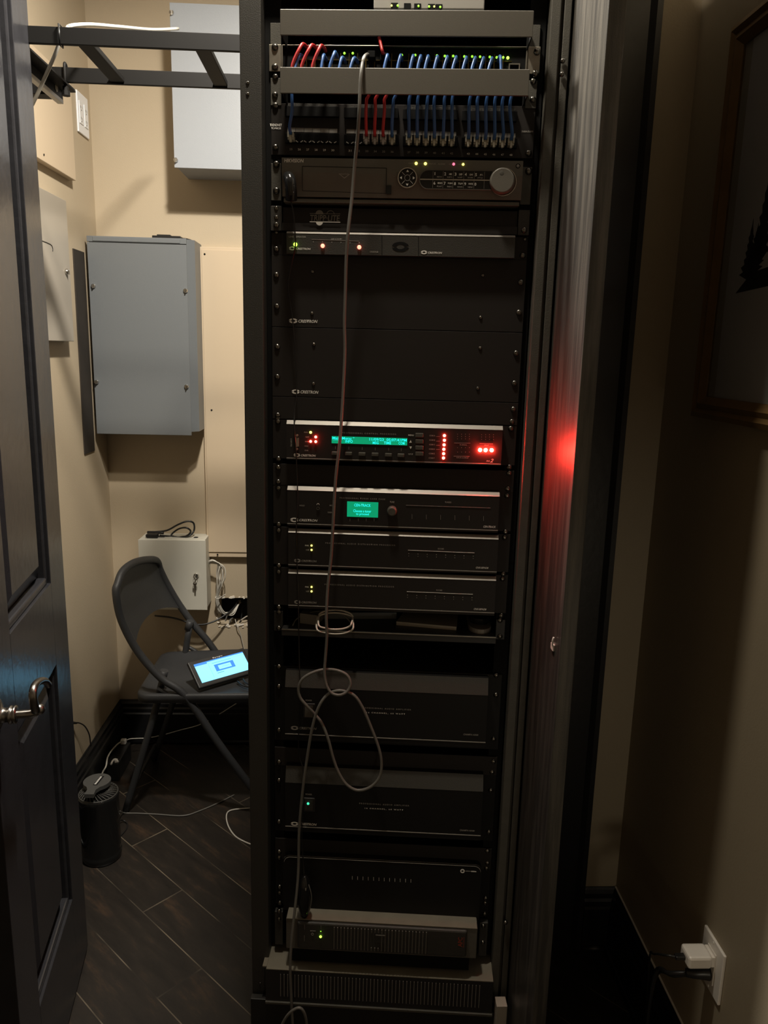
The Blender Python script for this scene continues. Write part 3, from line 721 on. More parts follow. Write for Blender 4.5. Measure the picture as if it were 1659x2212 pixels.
# --- patch panel
zp1 = R3(850, 226).z; zp0 = R3(850, 338).z
pp = thing('patch_bay', 'black two-row patch panel with numbered ports, below the lower duct cover', 'patch panel', (0, 0, zp0), True)
mb = MB(); mb.box(EL, ER, 0, .003, zp0, zp1, .0005); part('panel', mb, 'panelblk', pp)
mb = MB()
groups = [(628.5, 719), (738.5+17.5, 847), (883.5, 975.4), (1011.4, 1103.6)]
G = []
for gi, (a, b) in enumerate(groups):
    for k in range(6): G.append((gi*6+k, a+(b-a)*k/5))
def rowy(px, y850): return y850+(px-850)*.0262
for gi, (a, b) in enumerate(groups):
    for y850, off in ((303, 0),):
        q0 = R3(a-13, rowy(a, y850)-11, -.008); q1 = R3(b+13, rowy(b, y850)+11, -.008)
        mb.box(q0.x, q1.x, -.008, 0, (R3((a+b)/2, rowy((a+b)/2, y850)+11, -.008).z), (R3((a+b)/2, rowy((a+b)/2, y850)-11, -.008).z), .001)
    q0 = R3(a-13, rowy(a, 245)-11, -.008); q1 = R3(b+13, rowy(b, 245)+11, -.008)
    mb.box(q0.x, q1.x, -.008, 0, q1.z, q0.z, .001)
part('jack_block', mb, 'dark', pp)
mb = MB(); mb2 = MB(); mb3 = MB(); mb4 = MB()
for n, px in G:
    q = R3(px, rowy(px, 306), -.0085)
    mb.box(q.x-.0062, q.x+.0062, -.0088, -.008, q.z-.005, q.z+.0065); mb.box(q.x-.0035, q.x+.0035, -.0088, -.008, q.z+.006, q.z+.009)
    if n in (1, 2, 3, 4, 5, 6, 7):
        for sgn in (-1, 1):
            for k in range(3): mb2.box(q.x+sgn*(.0030+k*.0015)-.0005, q.x+sgn*(.0030+k*.0015)+.0005, -.0095, -.0088, q.z-.0055+k*.0009, q.z-.0040+k*.0009)
    q = R3(px+1, rowy(px, 286), -.001); mb3.box(q.x-.0074, q.x+.0074, -.0012, 0, q.z-.0036, q.z+.0036)
    q = R3(px+1, rowy(px, 232), -.001); mb4.box(q.x-.0074, q.x+.0074, -.0012, 0, q.z-.003, q.z+.003)
part('port', mb, 'dark', pp); part('contacts', mb2, 'print', pp); part('label_strip', mb3, 'labelgrey', pp); part('label_strip', mb4, 'rackblk', pp)  # upper label strips darkened to paint the duct cover's shade
for n, px in G:
    py = rowy(px, 328)
    textpx(str(25+n), pp, px-3.2, px+3.2, py, 4.5, -.0008, 'print' if n in (1, 2, 3, 4, 5, 6) or n > 17 else 'dimprint', name='port_number')
textpx('TRENDNET', pp, 583, 609, 270, 5.5, -.0008); textpx('TC-P48C5E', pp, 586, 607, 277, 4, -.0008)
textpx('568A/568B', pp, 1127, 1152, 284, 4, -.0008, 'dimprint')
screws(pp, [(595, 228), (595, 318), (1142, 331)], -.001)

# --- patch cables, each one from a switch port behind the duct to a panel port
def rpath(pts): return [Vector(p) for p in pts]
def patch(color, port, px_p, px_s, py_s, lean, label, ytop=None, plug='clear'):
    sx = R3(px_s, py_s, -.016); sz = sx.z; sx = sx.x
    e = R3(px_p, rowy(px_p, 296), -.022)
    t = thing('patch_cable', label, 'cable', (e.x, -.02, e.z), True, 'patch cables between the switch and the patch panel')
    zb = zdt
    bx = R3(px_s-lean, 150, -.045).x
    top = R3(px_p+random.uniform(-5, 3), 232, -.045)
    pts = [(sx, -.006, sz+.001), (sx-.001, -.02, sz+.001), (sx*.6+bx*.4, -.038, sz-.004), (bx, -.050, zb-.005), ((bx+top.x)/2, -.048, zdb+(zdt-zdb)*.62), (top.x, -.046, zdb+(zdt-zdb)*.3), (top.x, -.046, zdb-.002), (top.x+random.uniform(-.001, .001), -.046, top.z-.006), (e.x, -.036, e.z+.010), (e.x, -.026, e.z)]
    mb = MB(); mb.tube(pts, .0029, 8, 6); part('cable', mb, color, t)
    mb = MB(); q = R3(px_p, rowy(px_p, 303), -.02)
    mb.box(q.x-.0056, q.x+.0056, -.0235, -.006, q.z-.0045, q.z+.004, .001)
    mb.box(q.x-.0058, q.x-.0030, -.026, -.012, q.z-.001, q.z+.0085, .0008); mb.box(q.x+.0030, q.x+.0058, -.026, -.012, q.z-.001, q.z+.0085, .0008)
    mb.box(q.x-.002, q.x+.002, -.027, -.02, q.z-.009, q.z, .0006)
    part('plug', mb, plug, t)
    return t
pts_s = {25: (667, 124, 12), 36: (716, 124, 5)}
top_blue = [848, 868, 892, 893, 908, 925, 944, 966, 983, 1005, 1025, 1044, 1063, 1080]
bl_ports = [(37, 883.5), (38, 901), (39, 919.8), (40, 938), (41, 957), (42, 975.4), (43, 1011.4), (44, 1029.8), (45, 1048), (46, 1066.8), (47, 1085), (48, 1103.6)]
patch('blue', 25, 628.5, 657, 126, 22, 'blue patch cable in the leftmost panel port, before the port numbered 26')
patch('blue', 36, 847, 728, 120, 12, 'blue patch cable in the panel port numbered 36, just right of the red ones')
for (n, px), s in zip(bl_ports, [838, 866, 893, 909, 925, 945, 966, 985, 1007, 1026, 1044, 1062]):
    patch('blue', n, px, s+2, 126+(s-838)*.03, 9, 'blue patch cable plugged into the patch panel port numbered %d' % n)
for n, px, s, ys in ((33, 791.8, 664, 104), (34, 810, 684, 106), (35, 828, 702, 107)):
    patch('red', n, px, s, ys, 30 if n < 35 else 24, 'red patch cable plugged into the patch panel port numbered %d' % n, plug='greyplug')
# cables that drop into the duct from the switch only
for i, (ps, ys, ln) in enumerate(((745, 130, 16), (772, 131, 20), (704, 125, 12), (1078, 128, -4))):
    lab = ('short blue patch cable below the second green switch light', 'blue patch cable bending left beside the grey cable\'s switch port', 'blue patch cable leaving the switch right under the red ones', 'rightmost blue patch cable on the switch, by the brightest green light')[i]
    a = R3(ps, ys, -.016); b = R3(ps-ln, 150, -.045)
    mb = MB(); mb.tube([(a.x, -.004, a.z), (a.x-.001, -.018, a.z), ((a.x*.6+b.x*.4), -.036, a.z-.004), (b.x, -.050, zdt-.008), (b.x-.01, -.05, (zdt+zdb)/2)], .0029, 8, 6)
    single('patch_cable', lab, 'cable', (a.x, -.016, a.z), mb, 'blue', True)
a = R3(822, 101, -.03); b = R3(829, 122, -.02)
t = thing('patch_cable', 'single short red cable sticking up from the middle of the switch', 'cable', (b.x, -.02, b.z), True)
mb = MB(); mb.tube([(a.x-.004, -.010, a.z+.022), (a.x, -.022, a.z+.006), (a.x+.003, -.028, a.z-.006), (b.x-.001, -.022, b.z+.004)], .0029, 8, 5); part('cable', mb, 'red', t)
mb = MB(); mb.box(b.x-.0065, b.x+.0065, -.022, -.002, b.z-.007, b.z+.006, .0015); part('plug', mb, 'dark', t); 

# --- video recorder
DY = -.03
dv = thing('video_recorder', 'charcoal video recorder with keypad, arrow pad and big jog wheel', 'video recorder', (0, 0, R3(850, 430, DY).z), True)
q = [R3(609, 338, DY), R3(1129.5, 350, DY), R3(608.5, 423, DY), R3(1127, 417+11, DY)]
x0, x1, z1, z0 = (q[0].x+q[2].x)/2, (q[1].x+q[3].x)/2, (q[0].z+q[1].z)/2, (q[2].z+q[3].z)/2-.001
def zat(px, py): return R3(px, py, DY).z
zm = z0+.040
mb = MB(); mb.prism([(DY, z1), (.0, z1), (.0, z0), (DY+.006, z0), (DY, zm)], 'x', x0, x1)
part('front', mb, 'dvr', dv)
mb = MB(); mb.box(x0+.003, x1-.003, 0, .30, z0-.008, z1-.002); mb.box(x0+.002, x1-.002, DY+.008, 0, z0-.010, z0-.003, .001); part('chassis', mb, 'dvr', dv)
for s in (-1, 1):
    xs = sorted((s*.2225, s*.2413)); mb = MB(); mb.box(xs[0], xs[1], -.003, 0, z0-.004, z1-.004, .0008); part('ear', mb, 'rackdust', dv)
screws(dv, [(597, 355), (597, 412), (1142, 370)], -.003, 1.15)
yF = DY-.0006
def fline(mb, pxa, pya, pxb, pyb, w, y=yF, t=.0006):
    a, b = R3(pxa, pya, y), R3(pxb, pyb, y); d = b-a; n = Vector((-d.z, 0, d.x)).normalized()*w
    mb.obox(a-n/2, d, Vector((0, t, 0)), n)
mb = MB()
for s in (((653, 359), (835, 363)), ((835, 363), (834, 418)), ((834, 418), (653, 412)), ((653, 412), (653, 359))): fline(mb, *s[0], *s[1], .0008)
part('drive_bay_door', mb, 'dark', dv)
textpx('HIKVISION', dv, 614, 656, 347, 8, yF, 'print', shear=.15)
mb = MB(); c = R3(744, 380, yF); mb.prism([(c.x-.010, c.z+.003), (c.x-.0085, c.z+.003), (c.x, c.z-.003), (c.x+.0085, c.z+.003), (c.x+.010, c.z+.003), (c.x, c.z-.0045)], 'y', yF-.0002, yF); part('emblem', mb, 'dimprint', dv)
textpx('DIGITAL', dv, 732, 755, 376, 3, yF, 'dimprint')
mb = MB(); a, b, c_, d_ = rect(835, 400, 845, 419, yF); mb.box(a, b, yF-.0005, DY+.005, c_, d_); part('sensor_window', mb, 'mouse', dv)
# arrow pad
c = R3(880, 385, yF); pr = (R3(901, 385, yF).x-c.x)
mb = MB(); mb.ringprism(circ(c.x, c.z, pr, 40), circ(c.x, c.z, pr*.90, 40), 'y', yF-.004, yF+.001); part('ring', mb, 'chrome', dv)
mb = MB(); mb.lathe((c.x, DY+.001, c.z), (0, -1, 0), [(0, pr*.9), (.0035, pr*.9), (.004, pr*.82)], 40); pad = part('arrow_pad', mb, 'mouse', dv)
mb = MB()
for k in range(4):
    t = k*pi/2; R_ = pr*.66; tri = [(c.x+cos(t)*R_*1.18, c.z+sin(t)*R_*1.18), (c.x+cos(t)*R_*.86-sin(t)*pr*.14, c.z+sin(t)*R_*.86+cos(t)*pr*.14), (c.x+cos(t)*R_*.86+sin(t)*pr*.14, c.z+sin(t)*R_*.86-cos(t)*pr*.14)]
    mb.prism(tri, 'y', DY-.0037, DY-.0032)
    t += pi/4
    a_, b_ = Vector((c.x+cos(t)*pr*.36, DY-.0036, c.z+sin(t)*pr*.36)), Vector((c.x+cos(t)*pr*.8, DY-.0036, c.z+sin(t)*pr*.8)); n_ = Vector((-(b_-a_).z, 0, (b_-a_).x)).normalized()*.0004
    mb.obox(a_, b_-a_, Vector((0, .0005, 0)), n_)
for v in mb.bm.verts: v.co.y -= .0006
part('arrow', mb, 'print', pad)
mb = MB(); mb.ringprism(circ(c.x, c.z, pr*.30, 24), circ(c.x, c.z, pr*.26, 24), 'y', DY-.0048, DY-.003); part('enter_button', mb, 'dimprint', pad)
# keypad pill
a = R3(926, 387, yF); b = R3(1062, 391, yF); hh = (R3(926, 367.5, yF).z-R3(926, 407, yF).z)/2
zc2 = (a.z+b.z)/2
pill = [(a.x-.0005+hh*1.0*cos(t), zc2+hh*sin(t)) for t in [pi/2+i*pi/14 for i in range(15)]]+[(b.x, zc2-hh), (b.x, zc2+hh)]
mb = MB(); mb.prism(pill, 'y', DY-.002, DY+.002); kp = part('keypad', mb, 'mouse', dv)
pill2 = [(x_+(-.0012 if x_ < a.x else 0)*1, zc2+(z_-zc2)*1.07) for x_, z_ in pill]
mb = MB(); mb.ringprism(pill2, pill, 'y', DY-.0026, DY+.001); part('keypad_bezel', mb, 'dvr', dv)
mb = MB(); mb.box(a.x-hh, b.x, DY-.0026, DY-.002, zc2-.0009, zc2+.0009)
part('chrome_strip', mb, 'chrome', kp)
mb = MB()
for px in (935, 957, 979, 1001.5, 1024, 1046): q = R3(px, 388, yF); mb.box(q.x-.0003, q.x+.0003, DY-.0023, DY-.002, zc2-hh*.92, zc2+hh*.92)
part('key_gap', mb, 'labelgrey', kp)
for i, (t1, t2) in enumerate(zip('12345', ('', 'ABC', 'DEF', 'GHI', 'JKL'))):
    px = 939.5+22.2*i; textpx(t1, dv, px-(2 if i else .8), px+(2 if i else .8), 375+i*.6, 6.5, DY-.0028, name='key_lettering')
    if t2: textpx(t2, dv, px+8, px+15, 375.5+i*.6, 4, DY-.0028, 'print', name='key_lettering')
for i, (t1, t2) in enumerate(zip('67890', ('MNO', 'PQRS', 'TUV', 'WXYZ', ''))):
    px = 938.5+22.1*i; textpx(t1, dv, px-2, px+2, 395.5+i*.6, 6.5, DY-.0028, name='key_lettering')
    if t2: textpx(t2, dv, px+7, px+17, 395.5+i*.6, 4, DY-.0028, 'print', name='key_lettering')
for i, t1 in enumerate(('MENU', 'INFO', 'VOIP', 'ZOOM', 'PTZ')): textpx(t1, dv, 944+22*i, 955+22*i, 382+i*.6, 3, DY-.0028, 'dimprint', name='key_lettering')
for i, t1 in enumerate(('PLAY', 'REC', 'MAIN', 'VIEW')): textpx(t1, dv, 944+22*i, 955+22*i, 402.5+i*.6, 3, DY-.0028, 'dimprint', name='key_lettering')
# jog wheel
c = R3(1085, 390, DY-.012); rr = R3(1112, 390, DY-.012).x-c.x
mb = MB(); mb.lathe((c.x, DY+.001, c.z), (0, -1, 0), [(0, rr*1.0), (.006, rr), (.012, rr*.99), (.0145, rr*.93), (.0150, rr*.86)], 48); jw = part('jog_wheel', mb, 'dvr', dv)
mb = MB(); q = R3(1084, 374, DY-.0145); mb.sphere((q.x, DY-.0138, q.z), rr*.2, (1, .12, 1)); part('finger_dimple', mb, 'rackdust', jw)
mb = MB(); mb.ringprism(circ(c.x+.0025, c.z, rr*1.09, 48), circ(c.x+.0025, c.z, rr*1.045, 48), 'y', DY-.0015, DY+.001); part('jog_ring', mb, 'chrome', dv)
q = R3(1119, 358.5, yF); mb = MB(); mb.lathe((q.x, DY+.001, q.z), (0, -1, 0), [(0, .0042), (.0016, .0042)], 20); pb = part('power_button', mb, 'mouse', dv)
mb = MB(); mb.ringprism(circ(q.x, q.z, .0022, 16), circ(q.x, q.z, .0016, 16), 'y', DY-.001, DY-.0005); mb.box(q.x-.0003, q.x+.0003, DY-.001, DY-.0005, q.z, q.z+.002); part('power_symbol', mb, 'print', pb)
leds(dv, [(899, 353), (919, 353.5)], yF, 'l_yellow', .0026); leds(dv, [(1000.5, 355)], yF, 'l_yellow', .0022); leds(dv, [(980, 354.5)], yF, 'l_pink', .0024)
for s, a, b in (('POWER', 882, 894), ('READY', 904, 915), ('STATUS', 924, 941), ('ALARM', 946, 961), ('HDD', 970, 976), ('TX/RX', 989, 997)): textpx(s, dv, a, b, 353+(a-882)*.02, 3, yF, 'dimprint')

# --- wide-name power strip panel
TY = -.004
tl = thing('power_strip', 'black rack power strip panel with outlined white logo, under the video recorder', 'power strip', (0, 0, R3(850, 502).z), True)
z1 = R3(850, 452, TY).z; z0 = R3(850, 504, TY).z
mb = MB(); mb.box(-.219, .219, TY, .05, z0, z1); mb.prism([(TY-.012, z0), (TY, z0), (TY, z0+.0155), (TY-.0095, z0+.0140)], 'x', -.219, .219); part('housing', mb, 'panelblk', tl)
for s in (-1, 1):
    xs = sorted((s*.2205, s*.2413)); mb = MB(); mb.box(xs[0], xs[1], -.010, -.004, z0, z1+.0015, .0008); part('ear', mb, 'rackblk', tl)
screws(tl, [(597, 486), (1132, 497)], -.010); screws(tl, [(597, 450), (597, 470)], -.009, .8)
textpx('TRIPP·LITE', tl, 670, 734, 471, 13, TY-.001, 'labelgrey', shear=.1)
mb = MB(); fline(mb, 669, 461, 735, 462, .0009, TY-.001); part('logo_line', mb, 'labelgrey', tl)
mb = MB(); fline(mb, 669, 479, 735, 480, .0013, TY-.0135); part('logo_line', mb, 'print', tl)
mb = MB(); q = R3(690, 463, TY-.001); mb.prism(circ(q.x, q.z, .0075, 16, 1, 0, pi)+[(q.x-.0075, q.z)], 'y', TY-.0012, TY-.0005); part('logo_arc', mb, 'labelgrey', tl)
mb = MB(); q = R3(714, 463, TY-.001); mb.tube([(q.x+.007*cos(t_), TY-.001, q.z+.0065*sin(t_)) for t_ in [i*pi/10 for i in range(11)]], .0006, 6, 1); part('logo_arc', mb, 'labelgrey', tl)
mb = MB(); q = R3(690, 479, TY-.0135); mb.prism(circ(q.x, q.z, .0065, 16, 1, pi, 2*pi)+[(q.x+.0065, q.z)], 'y', TY-.0137, TY-.0132); part('logo_arc', mb, 'print', tl)

# --- generic shaped faces
def strip_unit(name, label, cat, tl_, tr_, bl_, br_, y=-.022, m='panelblk', strip=True, bline=None, chamfer=.0065):
    """19-inch unit whose face stands proud of its ears, with a chamfered pale top edge"""
    a, b, c, d = R3(*tl_, y), R3(*tr_, y), R3(*bl_, y), R3(*br_, y)
    x0, x1 = (a.x+c.x)/2, (b.x+d.x)/2; z1, z0 = (a.z+b.z)/2, (c.z+d.z)/2
    o = thing(name, label, cat, (0, 0, z0), True)
    ch = chamfer
    mb = MB(); mb.prism([(y, z0), (0, z0), (0, z1), (y+ch, z1), (y, z1-ch)], 'x', x0, x1); part('front', mb, m, o)
    if strip:
        mb = MB(); e = .0004
        mb.prism([(y-e, z1-ch-e), (y+ch, z1+e*.5), (y+ch+.001, z1+e), (y+ch+.001, z1-.0005), (y+ch, z1-.001), (y+.0005, z1-ch)], 'x', x0, x1); part('edge_strip', mb, 'alu', o, 'pale aluminium top edge')
    mb = MB(); mb.box(EL, ER, -.003, 0, z0-.001, z1, .0006); mb.box(-.21, .21, 0, .3, z0+.001, z1-.001); part('chassis', mb, 'panelblk', o)
    if bline:
        mb = MB(); p, q = R3(*bline[0], y), R3(*bline[1], y); zz = (p.z+q.z)/2; mb.box(x0, x1, y-.0006, y, zz-.0008, zz+.0008); part('line', mb, 'dimprint', o)
    return o, x0, x1, z0, z1
# --- line repeater
RY = -.02
rp, x0, x1, z0, z1 = strip_unit('line_repeater', 'slim black unit with one green and two red lights, under the outlined-logo panel', 'control unit', (619, 497), (1113, 511), (619, 546), (1111, 559), RY, 'rackblk', chamfer=.003)
screws(rp, [(597, 538), (1129, 552)], -.003); screws(rp, [(597, 502), (1134, 517)], -.0028, .7)
mb = MB()
for px in (825, 904): fline(mb, px, 503+(px-619)*.027, px, 549+(px-619)*.025, .0009, RY-.0004)
part('seam', mb, 'dark', rp)
mb = MB(); fline(mb, 673, 517, 776, 521, .0006, RY-.0005); part('line', mb, 'dimprint', rp)
textpx('LINE REPEATER', rp, 624, 661, 511.5, 3.5, RY-.0005, 'dimprint'); textpx('NET ACTIVITY', rp, 715, 739, 516.5, 3.2, RY-.0005, 'dimprint')
for i, s in enumerate('654321'): px = 677+19.8*i; textpx(s, rp, px-1, px+1, 522+i*.5, 3, RY-.0005, 'dimprint')
textpx('CNXHUB', rp, 799, 817, 544, 3.4, RY-.0005, 'dimprint'); crest(rp, 624, 671, 536.5, RY-.0006, 4.2)
crest(rp, 909, 955, 545, RY-.0006, 4.2); logo(rp, 865, 533, RY-.0004, .032, 'dark')
leds(rp, [(638, 528)], RY-.002, 'l_green', .0036); leds(rp, [(697, 531), (776, 534)], RY-.002, 'l_red2', .0038)

# --- blank panels
def blank(label, k0, k1, ear, inner, crestpx, cy):
    z1, z0 = UZ(k0)-.0006, UZ(k1)+.0006
    o = thing('blank_panel', label, 'panel', (0, 0, z0), True)
    mb = MB(); mb.box(EL, ER, -.0035, -.0003, z0, z1, .0005); part('plate', mb, 'panelblk', o)
    screws(o, ear, -.0035); screws(o, inner, -.0035, .62)
    if crestpx: crest(o, *crestpx, cy, -.0045, 6.5)
    return o
blank('upper of the two large blank black plates, white logo at lower left', -7, -4, [(597, 594), (598, 662), (1125, 610), (1121, 675)], [(675, 587), (674, 677), (1043, 595), (1038, 686)], (624, 686), 693)
blank('lower of the two large blank black plates, above the red-lit unit', -4, -1, [(599, 749), (599, 814), (1115, 763), (1111, 828)], [(678, 744), (677, 829), (1037, 752), (1032, 839)], (630, 688), 846)
blank('slim blank black plate just above the red-lit unit', -1, 0, [(600, 897), (1109, 880 + 4)], [], None, 0)
blank('slim blank black plate between the red-lit unit and the tuner', 2, 3, [(601, 1010), (601, 1041), (1100, 1022), (1097, 1056)], [], None, 0)
blank('slim blank black plate between the two large amplifiers', 16, 17, [(1066, 1645)], [], None, 0)
blank('slim black plate under the lower large amplifier', 21, 22.2, [(1053, 1838)], [], None, 0)

# --- control processor
PYY = -.022
pr2, x0, x1, z0, z1 = strip_unit('control_processor', 'control unit with a wide green screen and bright red lights', 'control unit', (617.8, 908), (1086.6, 921.5), (620, 992), (1082, 1007), PYY, bline=((620, 989), (1082, 1003)))
screws(pr2, [(600.5, 911), (1103.5, 926), (601.5, 991), (1100, 1009)], -.003)
yF = PYY-.0008
mb = MB(); a, b, c, d = rect(716.5, 941, 879.5, 961, yF); z_t = (R3(717, 941.5, yF).z+R3(879, 947.5, yF).z)/2; z_b = (R3(717, 957, yF).z+R3(879, 962.5, yF).z)/2
mb.box(a, b, yF-.0003, yF+.0008, z_b, z_t); sc_ = part('screen', mb, 'lcd', pr2, 'lit green screen')
for s, p0, p1, py in (('Main Menu *', 718, 766, 946.5), ('11/09/23  05:07:41PM', 798, 878.5, 950), ('INFO', 746, 762, 953.5), ('MSG', 805, 818, 956.5), ('TIME', 829, 845, 956.8), ('COM', 861, 874, 957.5)):
    textpx(s, pr2, p0, p1, py, 6, yF-.0006, 'lcdtext', name='screen_text')
mb = MB(); fline(mb, 719, 950.5, 735, 951, .0004, yF-.0006)
part('screen_line', mb, 'lcdtext', pr2)
for i, px in enumerate((724, 753, 782, 810, 839, 866)):
    py = 977+i*.9; q = R3(px, py, yF-.004); mb = MB(); mb.box(q.x-.0068, q.x+.0068, yF-.006, yF+.001, q.z-.0055, q.z+.0012, .0012); part('button', mb, 'rackdust', pr2)
    mb = MB(); fline(mb, px+.5, py-13, px+.5, py-7, .0005, yF); part('tick_mark', mb, 'dimprint', pr2)
for py in (939, 952.5, 966, 979):
    q = R3(906, py, yF-.002); mb = MB(); mb.box(q.x-.0078, q.x+.0078, yF-.004, yF+.001, q.z-.0052, q.z+.003, .001); part('button', mb, 'rackdust', pr2)
for py, sg in ((953.5, 1), (967, -1)):
    q = R3(887, py, yF); mb = MB(); mb.prism([(q.x-.0024, q.z-.0024*sg), (q.x+.0024, q.z-.0024*sg), (q.x, q.z+.0028*sg)], 'y', yF-.0003, yF); part('arrow', mb, 'print', pr2)
textpx('MENU', pr2, 882, 894, 940, 3.2, yF); textpx('INPUT', pr2, 882, 892, 981, 3.2, yF, 'dimprint')
textpx('P R O F E S S I O N A L   C O N T R O L   P R O C E S S O R', pr2, 739, 856, 936.5, 3, yF, 'dimprint')
for i, s in enumerate('ABCDEF'): textpx('COM '+s, pr2, 927.5-i*.3, 940-i*.3, 941+i*9.7, 3, yF, 'dimprint')
crest(pr2, 634, 682, 983, yF, 4.6)
textpx('PRO', pr2, 1050.5, 1058, 996, 3, yF, shear=.3); textpx('2', pr2, 1058.5, 1066, 995, 8, yF, shear=.4)
for s, px, py in (('PWR', 657, 934), ('NET', 660, 944), ('MSG', 659, 954), ('HOLD', 658, 963.5), ('OVR', 658, 973)): textpx(s, pr2, px, px+8, py, 2.8, yF, 'dimprint')
mb = MB(); fline(mb, 981, 957, 1016, 957.5, .0005, yF); fline(mb, 980, 985.5, 1014, 986, .0005, yF); fline(mb, 1036, 958, 1065, 959, .0005, yF)
for py in (943, 953, 962, 971): fline(mb, 942, py, 950, py, .0003, yF)
for i in range(4):
    for j, py in enumerate((938, 943, 948, 967, 976.5)): fline(mb, 988+8.5*i, py, 989+8.5*i, py, .0009, yF)
    for py in (939, 944, 949): fline(mb, 1040+8.5*i, py, 1041+8.5*i, py, .0009, yF)
part('fine_print', mb, 'dimprint', pr2)
textpx('IR-SERIAL', pr2, 993, 1009, 961, 2.4, yF, 'dimprint'); textpx('INPUT-OUTPUT', pr2, 986, 1012, 989, 2.4, yF, 'dimprint'); textpx('RELAY', pr2, 1046, 1056, 962, 2.4, yF, 'dimprint')
leds(pr2, [(682, 944), (671, 953.5), (682, 954)], yF-.001, 'l_red', .0025)
leds(pr2, [(960, 941), (960, 951), (959.3, 961), (958.8, 970.5), (958.3, 980), (958, 989.3)], yF-.001, 'l_red', .0028)
leds(pr2, [(1037, 972), (1049, 972.3), (1062, 972.5)], yF+.0010, 'l_redx', .0034)
leds(pr2, [(671, 934)], yF-.001, 'l_yellow', .0026)
q = R3(642, 955, yF); mb = MB()
mb.prism([(q.x-.0035, q.z+.010), (q.x+.0035, q.z+.008), (q.x+.0035, q.z-.008), (q.x-.0035, q.z-.010)], 'y', yF-.004, yF+.001)
mb.lathe((q.x, yF, q.z-.0135), (0, -1, 0), [(0, .0022), (.005, .0022)], 10); mb.lathe((q.x, yF, q.z+.0135), (0, -1, 0), [(0, .0022), (.005, .0022)], 10)
part('serial_connector', mb, 'galv', pr2)
textpx('COMPUTER', pr2, 620, 638, 956, 3, yF, 'dimprint', turn=-pi/2)

# --- tuner
tn, x0, x1, z0, z1 = strip_unit('tuner', 'audio tuner unit with a small green screen and a round tuning knob', 'tuner', (620.3, 1051.5), (1079, 1064.5), (621, 1136), (1076, 1150), PYY, bline=((620.3, 1131.5), (1075.6, 1145)))
screws(tn, [(601.5, 1054.5), (1095.5, 1071), (602, 1133), (1092, 1149)], -.003)
mb = MB(); a = R3(750, 1083.5, yF); b = R3(816.5, 1118, yF); zt_, zb2 = (a.z+R3(816.5, 1085, yF).z)/2, (b.z+R3(750, 1116, yF).z)/2
mb.box(a.x, b.x, yF-.0003, yF+.0008, zb2, zt_); part('screen', mb, 'lcd', tn, 'lit green screen')
textpx('CEN-TRACK', tn, 765, 801, 1091.5, 6, yF-.0006, 'lcdtext', name='screen_text'); textpx('Choose a tuner', tn, 763, 802, 1104, 6, yF-.0006, 'lcdtext', name='screen_text'); textpx('to proceed', tn, 769, 797, 1111, 6.5, yF-.0006, 'lcdtext', name='screen_text')
textpx('P R O F E S S I O N A L   T U N E R   C A R D   C A G E', tn, 734, 832, 1077, 3, yF, 'dimprint')
crest(tn, 627, 686, 1123, yF, 5.2); textpx('CEN-TRACK', tn, 1044, 1071, 1138, 4.5, yF, shear=.25)
q = R3(847, 1103, yF); mb = MB(); mb.lathe((q.x, yF+.001, q.z), (0, -1, 0), [(0, .010), (.009, .0096), (.0125, .0088), (.0135, .007)], 28); part('tuning_knob', mb, 'rackdust', tn)
textpx('TUNE', tn, 842, 852, 1084.5, 4, yF, 'dimprint'); textpx('TUNERS', tn, 961, 975, 1085, 3.4, yF, 'dimprint'); textpx('HOLD', tn, 647, 658, 1092, 3, yF, 'dimprint')
textpx('MODE', tn, 712, 724, 1092, 3, yF, 'dimprint'); textpx('DISPLAY', tn, 708, 724, 1107, 3, yF, 'dimprint')
mb = MB(); fline(mb, 877, 1091.5, 1060, 1097.5, .0005, yF)
for i in range(6): px = 890+30.9*i; fline(mb, px, 1111+i*.8, px, 1121+i*.8, .0005, yF)
for px in (756, 774, 791, 808): fline(mb, px, 1120, px, 1126, .0005, yF)
part('fine_print', mb, 'dimprint', tn)
q = R3(687, 1098, yF); mb = MB(); mb.ringprism(circ(q.x, q.z, .0034, 20), circ(q.x, q.z, .0022, 20), 'y', yF-.0015, yF); part('headphone_jack', mb, 'rackdust', tn)
mb = MB(); q = R3(687, 1090, yF); mb.tube([(q.x+.0025*cos(t), yF-.0003, q.z-.0008+.003*sin(t)) for t in [i*pi/8 for i in range(9)]], .0004, 6, 2); part('headphone_symbol', mb, 'print', tn)

